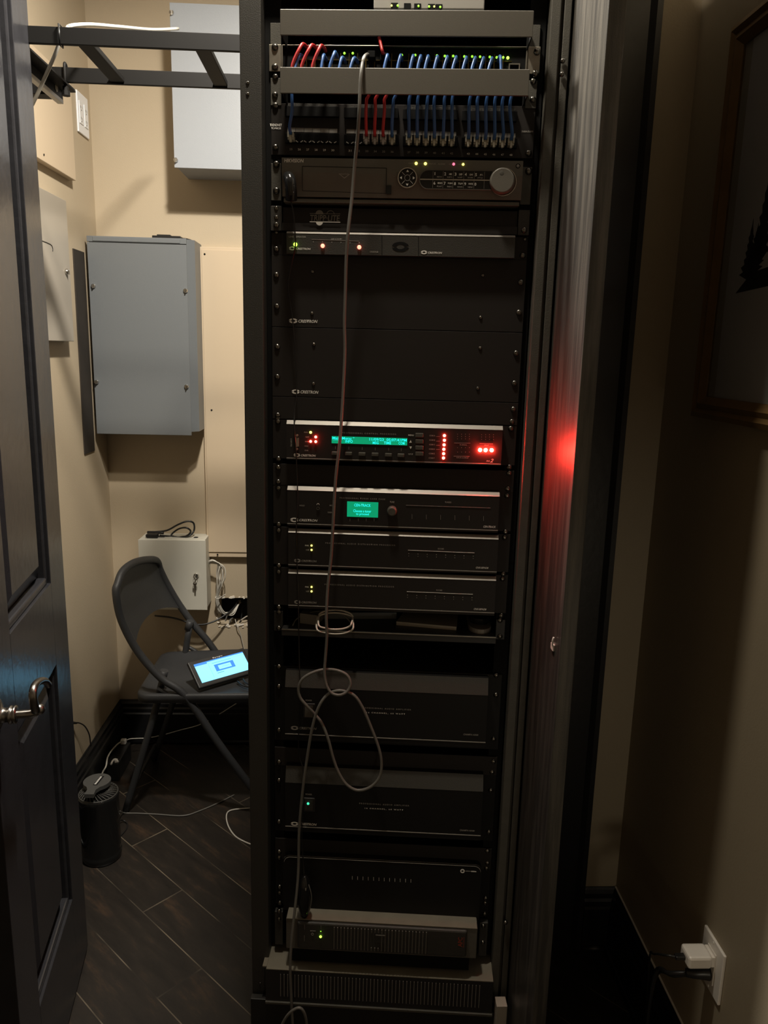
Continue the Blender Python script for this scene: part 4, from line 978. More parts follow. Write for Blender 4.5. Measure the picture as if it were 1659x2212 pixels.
# --- two audio processors
def audio(dy, lab, rt, l, rr2, model_px):
    o, x0, x1, z0, z1 = strip_unit('audio_processor', lab, 'audio unit', (622.4, 1143.5+dy), (rr2, 1157.5+dy*.99), (623, 1224+dy), (rr2-2, 1240+dy), PYY, bline=((622, 1220+dy-(1 if dy else 0)), (rr2-5, 1235+dy-(2 if dy else 0))))
    screws(o, [(602, 1146+dy), (1090-dy*.05, 1161+dy), (602.3, 1222+dy), (1087-dy*.05, 1240+dy)], -.003)
    textpx('P R O F E S S I O N A L   A U D I O   D I S T R I B U T I O N   P R O C E S S O R', o, 703-dy*.02, 854-dy*.03, 1175.5+dy, 3, yF, 'dimprint')
    crest(o, 635, 684, 1211+dy, yF, 4.2, 'dimprint'); textpx('CNX-BIPAD8', o, 1028-dy*.05, 1055-dy*.05, 1226.5+dy, 4, yF, shear=.25)
    leds(o, [(673, 1178.5+dy), (673, 1188+dy)], yF-.0006, 'l_yellow', .0020)
    textpx('PWR', o, 659, 667, 1178.5+dy, 3, yF); textpx('NET', o, 661, 668, 1188+dy, 3, yF, 'dimprint'); textpx('ROOMS', o, 946-dy*.04, 959-dy*.04, 1185.5+dy, 3.4, yF, 'dimprint')
    mb = MB(); s = dy*.03; fline(mb, 881.5-s, 1188.5+dy, 1025-s*1.4, 1194.5+dy, .0008, yF)
    part('line', mb, 'print', o)
    mb = MB()
    for i in range(8):
        px = 883-s+19.9*i; py = 1201+dy+i*.8; fline(mb, px-.6, py, px+.6, py, .0012, yF); fline(mb, px-.8, py-5, px+.8, py-5, .0014, yF)
    part('fine_print', mb, 'dimprint', o)
audio(0, 'upper of the two audio units with ROOMS lettering, directly under the tuner', 0, 0, 1076, 0)
audio(89.5, 'lower of the two audio units with ROOMS lettering, directly over the cluttered shelf', 0, 0, 1071, 0)

# --- shelf with odds and ends
zs = R3(840, 1368, -.02).z
sh = thing('rack_shelf', 'shallow black rack shelf holding small clutter, below the audio units', 'shelf', (0, 0, zs-.02), True)
mb = MB(); mb.box(-.222, .222, -.02, .30, zs-.002, zs, .0005); mb.box(-.222, .222, -.02, -.018, zs-.014, zs, .0005); part('tray', mb, 'steelblk', sh)
mb = MB(); mb.box(-.222, .222, -.0206, -.0195, zs-.0012, zs+.0006); part('front_edge', mb, 'galv', sh, 'bare metal front edge')
for s in (-1, 1):
    xs = sorted((s*.2225, s*.2413)); mb = MB(); mb.box(xs[0], xs[1], -.003, 0, UZ(10), UZ(9)-.001, .0006); part('ear', mb, 'steelblk', sh)
screws(sh, [(602.5, 1322), (602.5, 1357), (1080, 1340), (1080, 1375)], -.003)
def onshelf(px, py, y): q = R3(px, py, y); return q
q0 = R3(856, 1356, .04).x; q1 = R3(992, 1362, .04).x
mb = MB(); mb.prism([(q0, .03), (q1-.008, .012), (q1, .10), (q0+.02, .12)], 'z', zs, zs+.008); single('flat_metal_box', 'flat light grey metal tray lying right of centre on the rack shelf', 'box', (q0, .05, zs), mb, 'tan_metal', True)
q0 = R3(736, 1330, .06).x; q1 = R3(856, 1338, .06).x
mb = MB(); mb.prism([(q0-.05, .05), (q1, .07), (q1, .085), (q0-.05, .14)], 'z', zs, zs+.014); single('laptop_charger', 'slate grey slim slab lying in the middle of the rack shelf', 'adapter', (q0, .07, zs), mb, 'grey_box', True)
q0 = R3(1013, 1340, .02).x; q1 = R3(1062, 1350, .02).x
t = thing('remote_cradle', 'silver and black curved cradle at the right end of the rack shelf', 'cradle', ((q0+q1)/2, .03, zs), True)
mb = MB(); n = 12; arc = [((q0+q1)/2+(q1-q0)/2*cos(pi+i*pi/n), .03+.035*sin(pi+i*pi/n)) for i in range(n+1)]+[(q1, .10), (q0, .10)]
mb.prism(arc, 'z', zs, zs+.010); part('base', mb, 'alu', t)
mb = MB(); arc2 = [((q0+q1)/2+((q1-q0)/2-.004)*cos(pi+i*pi/n), .045+.02*sin(pi+i*pi/n)) for i in range(n+1)]+[(q1-.004, .10), (q0+.004, .10)]
mb.prism(arc2, 'z', zs+.010, zs+.022); part('cup', mb, 'mouse', t)
# crumpled grey adapter at left
q = R3(668, 1342, .02)
mb = MB(); mb.prism([(q.x-.02, .02), (q.x+.018, .01), (q.x+.026, .05), (q.x-.01, .07)], 'z', zs, zs+.022); single('wall_adapter', 'small dark grey power brick at the left end of the rack shelf', 'adapter', (q.x, .03, zs), mb, 'labelgrey', True)
# coil of white wire drooping over the shelf edge
cc = R3(722, 1347, -.028)
pts = []
for k in range(26):
    t_ = k/12*2*pi; rx = .036+(.004 if k > 12 else 0); z_ = cc.z+(.016 if k <= 12 else .018)*sin(t_)*(.9)-(.004 if k > 12 else -.004)
    pts.append((cc.x+rx*cos(t_), -.030-.022*sin(t_)*-1*-1 if False else (-.034 if sin(t_) < 0 else .004), max(z_, zs+.004) if sin(t_) >= 0 else z_))
mb = MB(); mb.tube(pts, .0019, 8, 4); single('wire_coil', 'coil of white wire drooping over the front edge of the rack shelf', 'cable', tuple(cc), mb, 'whitecable', True)
mb = MB(); a = [R3(x, y, d) for x, y, d in ((632, 1352, 0), (640, 1338, .02), (662, 1325, .03), (700, 1320, .02), (740, 1328, .01), (758, 1345, -.005))]
mb.tube(a, .0015, 6, 5); single('loose_wire', 'thin grey wire arching over the left end of the rack shelf', 'cable', tuple(a[0]), mb, 'greycable', True)

# --- amplifiers
def amp(lab, tl_, tr_, bl_, br_, sw_py, lit, dx):
    y = -.03
    a, b, c, d = R3(*tl_, y+.012), R3(*tr_, y+.012), R3(*bl_, y), R3(*br_, y)
    x0, x1, z1, z0 = (a.x+c.x)/2, (b.x+d.x)/2, (a.z+b.z)/2, (c.z+d.z)/2
    o = thing('power_amplifier', lab, 'amplifier', (0, 0, z0-.01), True)
    mb = MB(); mb.prism([(y, z0-.012), (0, z0-.012), (0, z1), (y+.012, z1), (y, z1-.033)], 'x', x0, x1); part('front', mb, 'ampblk', o)
    mb = MB(); mb.prism([(y-.0004, z1-.033), (y+.0116, z1+.0002), (y+.0124, z1-.001), (y+.0008, z1-.0335)], 'x', x0, x1); part('bevel', mb, 'rackblk', o, 'paler sloping upper edge')  # paler material paints in the overhead light on the slope
    mb = MB(); mb.box(EL, ER, -.003, 0, z0-.03, z1+.002, .0006); mb.box(-.21, .21, 0, .40, z0, z1); part('chassis', mb, 'ampblk', o)
    mb = MB(); mb.box(x0, x1, y-.0008, y, z0-.0008, z0+.0008); part('line', mb, 'dimprint', o)
    yf2 = y-.0006; tp = tl_[1]
    textpx('P R O F E S S I O N A L   A U D I O   A M P L I F I E R', o, 780+dx, 888+dx, tp+84, 3, yf2, 'dimprint')
    textpx('1 6   C H A N N E L ,   6 0   W A T T', o, 792+dx, 875+dx, tp+94, 3.2, yf2, 'print')
    crest(o, 628, 684, tp+125.5, yf2, 5, 'print' if lit else 'dimprint'); textpx('CNAMPX-16X60', o, 1001+dx*2, 1033+dx*2, tp+140, 3.6, yf2, 'dimprint')
    p0 = R3(668, sw_py, yf2); mb = MB(); mb.box(p0.x-.013, p0.x+.013, y-.003, y+.002, p0.z-.0165, p0.z+.0165, .002); ps = part('power_switch', mb, 'steelblk', o)
    mb = MB(); mb.prism([(y-.0035, p0.z+.0125), (y-.006 if not lit else y-.0035, p0.z-.0125), (y-.001, p0.z-.0125), (y-.001, p0.z+.0125)], 'x', p0.x-.0085, p0.x+.0085); part('rocker', mb, 'rackdust' if not lit else 'rackblk', ps)
    if lit: leds(o, [(665.5, sw_py-2)], y-.004, 'l_teal', .0028)
    textpx('POWER', o, 660, 674, sw_py-22, 3.2, yf2, 'dimprint')
    return o
a1 = amp('upper of the two large black amplifiers, crossed by the looped grey cable', (616.9, 1447), (1055, 1465), (616.9, 1585.6), (1048.5, 1603), 1535, False, 0)
a2 = amp('lower of the two large black amplifiers, with a teal light in its switch', (617.7, 1654), (1045, 1672.8), (616.9, 1785), (1037.4, 1804.5), 1738, True, -4)
screws(a1, [(602.5, 1440), (602.5, 1483), (602.5, 1577), (1072, 1459), (1071.5, 1501.5), (1066, 1596.5)], -.003)
screws(a2, [(602.6, 1646), (602.6, 1686), (602.6, 1775), (1063, 1668), (1060, 1707), (1056, 1797)], -.003)
# --- rounded amplifier
y = -.022
a, b = R3(611.6, 1849, y), R3(1041, 1869.4, y); zt3 = (a.z+b.z)/2; zb3 = UZ(25)+.010; x0, x1 = a.x, b.x
ma = thing('zone_amplifier', 'black amplifier with rounded upper corners and a row of tiny marks, above the battery unit', 'amplifier', (0, 0, zb3), True)
rr = .014
def rc(x0, x1, z0, z1, r, n=8):
    P = []
    for cx_, cz_, t0 in ((x1-r, z1-r, 0), (x0+r, z1-r, pi/2)):
        P += [(cx_+r*cos(t0+i*pi/2/n), cz_+r*sin(t0+i*pi/2/n)) for i in range(n+1)]
    return P+[(x0, z0), (x1, z0)]
mb = MB(); mb.prism(rc(x0, x1, zb3, zt3, rr), 'y', y, 0); part('front', mb, 'ampblk', ma)
mb = MB(); O = rc(x0, x1, zb3, zt3, rr)[:18]; I = [(p_[0]*(1-.0025/abs(x0)), p_[1]-.0025) for p_ in O]
for i in range(17):
    va = [mb.bm.verts.new((O[i][0], y+.002, O[i][1]+.0003)), mb.bm.verts.new((O[i+1][0], y+.002, O[i+1][1]+.0003)), mb.bm.verts.new((I[i+1][0], y-.0008, I[i+1][1])), mb.bm.verts.new((I[i][0], y-.0008, I[i][1]))]
    mb.bm.faces.new(va)
part('edge_strip', mb, 'alu', ma, 'pale rim along the top')
mb = MB(); mb.box(EL, ER, -.003, 0, zb3, zt3+.004, .0006); mb.box(-.21, .21, 0, .35, zb3, zt3); part('chassis', mb, 'ampblk', ma)
mb = MB()
for i in range(12): px = 761+11.5*i; fline(mb, px, 1893+i*.6, px, 1900+i*.6, .0008, y-.0008)
part('channel_mark', mb, 'print', ma)
q = R3(999, 1881.5, y); mb = MB(); mb.ringprism(circ(q.x, q.z, .0048, 24), circ(q.x, q.z, .0026, 24), 'y', y-.0008, y); part('emblem', mb, 'print', ma)
mb = MB(); fline(mb, 1005, 1882, 1018, 1882.6, .0010, y-.0008); part('fine_print', mb, 'dimprint', ma)
mb = MB(); fline(mb, 1018, 1882.6, 1029, 1883.2, .0018, y-.0008); part('fine_print', mb, 'print', ma)
screws(ma, [(603, 1840), (603, 1852), (604, 1916), (604, 1928), (604.5, 1950), (1053, 1864), (1051, 1875), (1049, 1940), (1048, 1950), (1047, 1974)], -.003)
# --- battery backup unit
y = -.055
a, b = R3(618, 1983, y), R3(1032, 2005, y); zt4 = (a.z+b.z)/2-.001; zb4 = (R3(640, 2052, y).z+R3(1010, 2074, y).z)/2
ub = thing('battery_backup', 'low battery backup unit with ribbed front and red logo at the bottom of the rack', 'battery backup', (0, 0, UZ(27)), True)
x0, x1 = a.x, b.x
mb = MB(); mb.box(x0, x1, y, .40, zb4+.004, zt4, .0015); part('housing', mb, 'dvr', ub)
mb = MB(); mb.box(x0+.001, x1-.001, y-.001, .2, zt4-.001, zt4+.0012, .0005); part('top_cover', mb, 'dust_lit_top', ub, 'dusty tan top with painted-in light')
p0, p1 = R3(638, 1993, y-.010), R3(1012, 2012, y-.010); q0, q1 = R3(640, 2050, y-.010), R3(1008, 2068, y-.010)
bx0, bx1, bz1, bz0 = p0.x+.004, p1.x-.002, (p0.z+p1.z)/2, (q0.z+q1.z)/2
mb = MB(); mb.box(bx0, bx1, y-.010, y, bz0, bz1, .004); bz = part('bezel', mb, 'rackblk', ub)
mb = MB(); g0, g1 = R3(722, 2010, y-.0105).x, R3(921, 2020, y-.0105).x
for i in range(28):
    x = g0+(g1-g0)*i/27
    lo = .012 if 11 <= i <= 13 else None
    if lo is None: mb.box(x-.0012, x+.0012, y-.0125, y-.009, bz0+.006, bz1-.006, .0005)
    else:
        mb.box(x-.0012, x+.0012, y-.0125, y-.009, bz1-.014, bz1-.006, .0005); mb.box(x-.0012, x+.0012, y-.0125, y-.009, bz0+.006, bz0+.014, .0005)
part('grille', mb, 'dvr', bz)
mb = MB(); q = R3(822, 2028, y-.011); mb.box(q.x-.012, q.x+.012, y-.012, y-.009, q.z-.010, q.z+.010, .001); part('latch', mb, 'rackblk', bz)
mb = MB(); mb.box(q.x-.011, q.x+.011, y-.0132, y-.0115, q.z+.0085, q.z+.0105, .0003); part('latch_edge', mb, 'duct', bz)
text('lettering', 'APC', ub, R3(994, 2037, y-.0105).x-.012, R3(994, 2037, y-.0105).x+.012, R3(994, 2035, y-.0105).z, .010, y-.0106, 'redprint', turn=-pi/2*-1)
mb = MB(); q = R3(1002, 2036, y-.0105); mb.box(q.x-.0004, q.x+.0004, y-.0107, y-.010, q.z-.013, q.z+.013); part('logo_line', mb, 'redprint', ub)
leds(ub, [(692.5, 2023.5)], y-.011, 'l_green', .0028); leds(ub, [(693, 2012)], y-.0107, 'l_green2', .0012)
mb = MB(); fline(mb, 670, 2011, 682, 2011.5, .0008, y-.0108); fline(mb, 658, 1998, 658, 2008, .0006, y-.0108); fline(mb, 657.5, 2021, 657.5, 2033, .0006, y-.0108); fline(mb, 693.5, 2000, 693.5, 2008, .0006, y-.0108)
part('fine_print', mb, 'dimprint', ub)
q = R3(675, 2018, y-.0108); mb = MB(); mb.ringprism(circ(q.x, q.z, .003, 16), circ(q.x, q.z, .0022, 16), 'y', y-.0112, y-.0105); part('power_symbol', mb, 'dimprint', ub)
for s in (-1, 1):
    xs = sorted((s*(.2225), s*.2413)); mb = MB(); mb.box(xs[0], xs[1], -.016, -.002, UZ(27)+.001, UZ(25)-.001, .0015); part('ear', mb, 'rackblk', ub)
screws(ub, [(603, 1968), (603, 1985), (1044, 2000), (1043, 2036)], -.016, .9)
mb = MB(); mb.box(-.2, .2, y+.01, .35, UZ(27)-.012, zb4+.004); part('base', mb, 'dark', ub)

# --- long grey cable
def CP(L): return [R3(x, y, d) for x, y, d in L]
g = [(800, 120, -.012), (792, 118, -.03), (785, 128, -.066), (781, 150, -.082), (778, 190, -.084), (776, 240, -.082), (772, 300, -.07), (766, 360, -.06), (760, 430, -.055), (752, 500, -.055), (748, 560, -.05), (746, 630, -.045), (744, 700, -.042), (745, 760, -.04), (742, 830, -.04), (738, 900, -.042), (733, 965, -.045), (726, 1025, -.045), (722, 1080, -.045), (719, 1140, -.045), (715, 1205, -.045), (708, 1270, -.047), (705, 1330, -.05), (706, 1375, -.05), (703, 1420, -.05), (701, 1455, -.052), (706, 1482, -.054), (718, 1498, -.056), (736, 1501, -.057), (751, 1492, -.054), (757, 1477, -.052), (750, 1459, -.050), (731, 1449, -.047), (706, 1446, -.042), (680, 1451, -.045), (655, 1465, -.05), (645, 1485, -.05), (648, 1506, -.05), (662, 1524, -.05), (680, 1543, -.044), (696, 1564, -.046), (709, 1597, -.05), (719, 1635, -.05), (731, 1668, -.05), (748, 1694, -.05), (772, 1707, -.05), (800, 1700, -.05), (820, 1678, -.05), (824, 1648, -.05), (818, 1615, -.05), (802, 1572, -.05), (785, 1532, -.05), (768, 1505, -.05), (748, 1494, -.048), (728, 1492, -.048), (708, 1500, -.050), (692, 1520, -.055), (680, 1550, -.056), (671, 1590, -.056), (663, 1640, -.055), (656, 1690, -.055), (650, 1745, -.055), (646, 1800, -.055), (645, 1860, -.055), (643, 1905, -.06), (637, 1965, -.07), (630, 2030, -.08), (627, 2090, -.085), (629, 2150, -.085), (632, 2212, -.085), (634, 2260, -.085)]
P = CP(g)
t = thing('network_cable', 'long grey network cable hanging down the rack front with one big loop', 'cable', tuple(P[0]), True)
mb = MB(); mb.tube(P, .0031, 8, 6); part('cable', mb, 'greycable', t)
q = R3(803, 121, -.014); mb = MB(); mb.box(q.x-.007, q.x+.0065, -.024, -.002, q.z-.0055, q.z+.0055, .001); part('plug', mb, 'dark', t)
P = CP([(596, 2260, -.095), (606, 2222, -.10), (622, 2192, -.105), (645, 2177, -.108), (658, 2190, -.105), (664, 2222, -.10), (668, 2260, -.095)])
mb = MB(); mb.tube(P, .0031, 8, 6); single('network_cable', 'second grey cable arching at the foot of the rack, in front of the kick panel', 'cable', tuple(P[0]), mb, 'greycable', True)

# --- mouse hanging from the recorder
g = [(628, 432, -.045), (634, 462, -.045), (637, 500, -.045), (638, 530, -.04), (630, 570, -.025), (623, 615, -.02), (628, 660, -.02), (633, 700, -.02), (639, 780, -.018), (641, 850, -.018), (636, 890, -.024), (636, 930, -.036), (640, 990, -.032), (642, 1040, -.03), (643, 1080, -.032), (640, 1140, -.034), (641, 1200, -.030), (644, 1270, -.032), (645, 1340, -.036), (646, 1400, -.036), (647, 1450, -.04), (650, 1500, -.045), (648, 1545, -.04), (645, 1590, -.036), (646, 1630, -.03), (654, 1660, -.036), (656, 1700, -.038), (653, 1760, -.038), (652, 1810, -.035), (655, 1860, -.036), (657, 1893, -.045)]
P = CP(g)
mo = thing('computer_mouse', 'gloss black computer mouse dangling by its cord above the battery unit', 'mouse', tuple(P[-1]), True)
mb = MB(); mb.tube(P, .0013, 6, 5); part('cord', mb, 'blackcable', mo)
c = R3(658, 1937, -.052); hgt = (R3(658, 1893, -.05).z-R3(655, 1985, -.05).z)/2
mb = MB(); mb.sphere(c, hgt, (.30, .36, 1), 24, 16); part('body', mb, 'mouse', mo)
mb = MB(); P2 = CP([(657, 1893, -.052), (668, 1915, -.060), (673, 1940, -.062), (668, 1965, -.060), (654, 1983, -.058)]); mb.tube(P2, .0012, 6, 5); part('loop', mb, 'greycable', mo)
mb = MB(); mb.sphere((c.x+.004, c.y-.010, c.z+hgt*.52), .006, (.5, 1, 1.2), 12, 8); part('scroll_wheel', mb, 'galv', mo)
q0, q1 = R3(624, 385, -.042), R3(630, 430, -.05)
mb = MB(); mb.tube([(q0.x-.003, -.028, q0.z+.002), (q0.x, -.045, q0.z+.001), (q0.x+.005, -.058, q0.z-.008), (q0.x+.007, -.058, q1.z+.012), (q0.x+.006, -.052, q1.z-.002)], .0105, 14, 6); part('plug', mb, 'mouse', mo, 'thick black plug in the recorder front')

# ================================================================== CHAIR
ch = thing('folding_chair', 'charcoal metal folding chair standing in the closet, left of the rack', 'chair', (-.55, 2.53, 0))
YN, YFar = 2.345, 2.720
prof = [(-.735, .78), (-.722, .69), (-.675, .585), (-.605, .495), (-.530, .435), (-.430, .272), (-.325, .112), (-.255, .006)]
top = [(-.733, YN+.018, .808), (-.729, YN+.055, .834), (-.718, YN+.12, .842), (-.706, YN+.20, .832), (-.699, YFar-.09, .812), (-.696, YFar-.03, .792), (-.694, YFar-.006, .772)]
farp = [(-.690, .748), (-.665, .69), (-.625, .615), (-.572, .535), (-.515, .460), (-.41, .29), (-.30, .12), (-.225, .006)]
mb = MB()
pts = [(x, YN, z) for x, z in prof][::-1]+top+[(x, YFar, z) for x, z in farp]
mb.tube(pts, .0125, 14, 5); part('frame', mb, 'chair', ch)
# back plate between the tubes
def prof_at(pr, z):
    for i in range(len(pr)-1):
        if pr[i][1] >= z >= pr[i+1][1]:
            t_ = (pr[i][1]-z)/(pr[i][1]-pr[i+1][1]); return pr[i][0]+(pr[i+1][0]-pr[i][0])*t_
    return pr[0][0]
mb = MB(); rows = 14; colsn = 14; grid = []
for j in range(colsn+1):
    v = j/colsn; yy = YN+(YFar-YN)*v
    e_ = abs(v-.5)*2
    zt_ = .828-.012*v-.085*max(0, e_-.55)**2/.2025*1.0; zb_l = .60+.045*(1-e_**2.2)
    c_ = []
    for i in range(rows+1):
        z = zt_+(zb_l-zt_)*i/rows
        xn, xf = prof_at([(-.73, .86)]+prof, min(z, .85)), prof_at([(-.70, .86)]+farp, min(z, .85))
        x = xn+(xf-xn)*v-.004-.010*(1-e_**2)
        c_.append((x, yy, z))
    grid.append(c_)
for off in (0, .0035):
    V = [[mb.bm.verts.new((p[0]+off, p[1], p[2])) for p in c_] for c_ in grid]
    for j in range(colsn):
        for i in range(rows):
            f = mb.bm.faces.new((V[j][i], V[j+1][i], V[j+1][i+1], V[j][i+1]) if off else (V[j][i], V[j][i+1], V[j+1][i+1], V[j+1][i])); f.smooth = True
part('backrest', mb, 'chair', ch)
# seat pan
sx0, sx1 = -.690, -.262
def seatpoly(i):
    P = []; r = .045
    for cx_, cy_, t0 in ((sx1-i-r, YFar+.01-i-r, 0), (sx0+i+r, YFar-.015-i-r, pi/2), (sx0+i+r, YN-.012+i+r, pi), (sx1-i-r, YN-.012+i+r, 3*pi/2)):
        P += [(cx_+r*cos(t0+k*pi/12), cy_+r*sin(t0+k*pi/12)) for k in range(7)]
    return P
mb = MB(); Z = [(0, .412), (0, .434), (.003, .440), (.014, .441), (.022, .437), (.10, .4355)]
L_ = [[mb.bm.verts.new((x, y, z+.006*(x-sx0)/.4)) for x, y in seatpoly(i)] for i, z in Z]
for k in range(len(L_)-1):
    n = len(L_[k])
    for i in range(n): f = mb.bm.faces.new((L_[k][i], L_[k][(i+1) % n], L_[k+1][(i+1) % n], L_[k+1][i])); f.smooth = True
mb.bm.faces.new(L_[-1]); mb.bm.faces.new(L_[0][::-1])
part('seat', mb, 'chair', ch)
for yy, x0_, in ((YN+.022, -.617), (YFar-.022, -.600)):
    mb = MB(); zt5 = .512 if yy < 2.5 else .562
    mb.tube([(x0_+.014, yy, zt5-.02), (x0_-.02, yy, .36), (x0_-.075, yy, .18), (-.746 if yy < 2.5 else -.735, yy, .006)], .0115, 12, 4)
    mb.cyl((x0_+.018, yy, zt5), (x0_+.008, yy, zt5-.035), .0135, .0135, 12); part('leg', mb, 'chair', ch)
    mb = MB(); mb.tube([(x0_-.002, yy-.016 if yy < 2.5 else yy+.016, .458), (x0_+.05, yy-.016 if yy < 2.5 else yy+.016, .425), (x0_+.095, yy-.016 if yy < 2.5 else yy+.016, .402)], .007, 8, 3); part('link_strap', mb, 'chair', ch)
mb = MB(); mb.cyl((-.735, YN+.02, .062), (-.728, YFar-.02, .062), .008, .008, 12); part('crossbar', mb, 'chair', ch)
mb = MB(); mb.cyl((-.275, YN, .05), (-.25, YFar, .05), .008, .008, 12); part('crossbar', mb, 'chair', ch)

# tablet on the seat
sz = .447
BL = AZ(431, 1487, sz+.012); BRr = AZ(541, 1455, sz+.012); TLc = AZ(416, 1428, sz+.075)
ex = (BRr-BL).normalized(); up = (TLc-BL); up -= ex*up.dot(ex); hgt = up.length; eu = up.normalized(); en = ex.cross(eu)
if en.z < 0: en = -en
wid = .212
tb = thing('touch_screen', 'small black touch screen with a lit pale blue page, propped on the folding chair seat', 'monitor', tuple(BL))
mb = MB(); mb.obox(BL-en*.014, ex*wid, eu*hgt, en*.014, .003); part('housing', mb, 'steelblk', tb)
def S(u, v, o=.0006): return BL+ex*(u*wid)+eu*(v*hgt)+en*o
def quad(mb, u0, u1, v0, v1, o):
    mb.bm.faces.new([mb.bm.verts.new(S(a_, b_, o)) for a_, b_ in ((u0, v0), (u1, v0), (u1, v1), (u0, v1))])
mb = MB(); quad(mb, .075, .945, .15, .86, .0008); scn = part('screen', mb, 'scr', tb)
mb = MB(); quad(mb, .075, .945, .82, .86, .0011); quad(mb, .075, .29, .77, .82, .0011); quad(mb, .38, .72, .40, .66, .0011); part('screen_graphic', mb, 'scrblue', scn)
mb = MB(); quad(mb, .44, .66, .45, .60, .0014); part('screen_graphic', mb, 'scr', scn)
mb = MB(); quad(mb, .36, .70, .72, .735, .0011); quad(mb, .30, .93, .76, .765, .0011); quad(mb, .30, .303, .22, .78, .0011); quad(mb, .38, .50, .33, .35, .0011); quad(mb, .50, .63, .52, .53, .0017); part('screen_text', mb, 'scrgrey', scn)
# maker's name on the bezel
cu = bpy.data.curves.new('t', 'FONT'); cu.body = 'Eyoyo'; cu.size = 1; cu.resolution_u = 2
to = bpy.data.objects.new('t', cu); COL.objects.link(to); bpy.context.view_layer.update()
me = bpy.data.meshes.new_from_object(to.evaluated_get(bpy.context.evaluated_depsgraph_get())); COL.objects.unlink(to); bpy.data.objects.remove(to)
xs = [v.co.x for v in me.vertices]; ys = [v.co.y for v in me.vertices]
for v in me.vertices:
    v.co = S(.42+.17*(v.co.x-min(xs))/(max(xs)-min(xs)), .885+.055*(v.co.y-min(ys))/(max(ys)-min(ys)))-BL
me.materials.append(K['print']); me.name = 'lettering'; lo = bpy.data.objects.new('lettering', me); COL.objects.link(lo); lo.parent = tb
mb = MB(); mb.obox(BL+ex*.03+eu*.03-en*.014, ex*.13, eu*.05, Vector((0, 0, -.02)), .002); part('stand', mb, 'steelblk', tb)
mb = MB(); mb.tube([AZ(512, 1471, sz+.005), AZ(525, 1481, sz+.004), AZ(545, 1484, sz+.004), AZ(570, 1480, sz+.004)], .0028, 8, 5); 
mb.tube([AZ(525, 1467, sz+.010), AZ(533, 1476, sz+.008), AZ(550, 1480, sz+.009), AZ(575, 1476, sz+.008)], .0028, 8, 5); single('usb_cables', 'pair of black leads lying on the chair seat below the touch screen', 'cable', tuple(AZ(525, 1481, sz)), mb, 'blackcable')

# ================================================================== FLOOR THINGS
cc = Vector((-.752, 2.135, 0)); 
cn = thing('canister', 'round black canister on the floor by the left door, vented top', 'canister', tuple(cc))
mb = MB(); mb.lathe(cc, (0, 0, 1), [(0, .055), (.004, .058), (.02, .060), (.024, .058), (.03, .058), (.20, .058), (.212, .060), (.218, .057)], 40); part('body', mb, 'mouse', cn)
mb = MB()
for i in range(30):
    t_ = i*2*pi/30
    mb.tube([cc+Vector((cos(t_)*.026, sin(t_)*.026, .226)), cc+Vector((cos(t_+.25)*.042, sin(t_+.25)*.042, .225)), cc+Vector((cos(t_+.42)*.055, sin(t_+.42)*.055, .2185))], .0014, 6, 3)
mb.tube([cc+Vector((cos(i*pi/16)*.056, sin(i*pi/16)*.056, .218)) for i in range(32)], .002, 6, 1, True)
part('grille', mb, 'rackblk', cn)
mb = MB(); mb.lathe(cc, (0, 0, 1), [(.21, .042), (.222, .026)], 24); part('hub', mb, 'dark', cn)
# puck and strap lying on it
pk = thing('puck_charger', 'dark grey round puck with a tapering handle resting on the black canister', 'charger', tuple(cc+Vector((0, 0, .24))))
mb = MB(); zp = .250; c0 = cc+Vector((-.006, .012, zp))
poly = [(c0.x+.040*cos(t_), c0.y+.040*sin(t_)) for t_ in [radians(-60+i*300/24) for i in range(25)]]+[(c0.x-.013, c0.y-.050), (c0.x-.014, c0.y-.074), (c0.x+.014, c0.y-.074), (c0.x+.012, c0.y-.050)]
mb.prism(poly, 'z', zp-.012, zp); part('body', mb, 'puck', pk)
mb = MB(); mb.cyl(cc+Vector((-.006, .012, .222)), cc+Vector((-.006, .012, zp-.012)), .018, .025, 18); part('stem', mb, 'dark', pk)
mb = MB(); mb.obox(Vector((c0.x-.004, c0.y-.026, zp)), (.012, 0, 0), (.006, .050, 0), (0, 0, .0006)); part('badge', mb, 'dark', pk)
mb = MB()
for k in range(6): mb.obox(Vector((c0.x-.0015+k*.0008, c0.y-.022+k*.0075, zp+.0007)), (.0055, .001, 0), (.0005, .0035, 0), (0, 0, .0003))
part('badge_print', mb, 'print', pk)
def floorcable(name, label, pts, r, m, z=None):
    P = [AZ(a, b, c if c is not None else r) for a, b, c in pts]; mb = MB(); mb.tube(P, r, 8, 6); return single(name, label, 'cable', tuple(P[0]), mb, m)
P = [AZ(a, b, c) for a, b, c in ((216, 1684, .045), (222, 1668, .070), (229, 1655, .088), (233, 1635, .096), (244, 1618, .090), (256, 1606, .084), (264, 1602, .080))]
wc = thing('floor_network_cable', 'white cable on the floor between the canister and the chair, with square connector', 'cable', tuple(P[0]))
mb = MB(); mb.tube(P, .0028, 8, 6); mb.tube([AZ(270, 1600, .080), AZ(282, 1596, .075), AZ(298, 1595, .07), AZ(320, 1594, .065), AZ(350, 1588, .06), AZ(390, 1577, .07), AZ(430, 1566, .085), AZ(470, 1545, .12), AZ(510, 1520, .19)], .0018, 8, 6); part('cable', mb, 'whitecable', wc)
q = AZ(267, 1602, .080); mb = MB(); mb.box(q.x-.010, q.x+.010, q.y-.009, q.y+.009, q.z-.008, q.z+.010, .003); part('connector', mb, 'white', wc)
zq = q.z-.009
single('power_brick', 'black power brick on the floor in the corner behind the canister, under the white connector', 'power supply', (q.x, q.y-.05, 0), MB().box(q.x-.022, q.x+.022, q.y-.14, q.y+.015, 0, zq, .004), 'blackcable')
q = AZ(250, 1643, zq+.006)
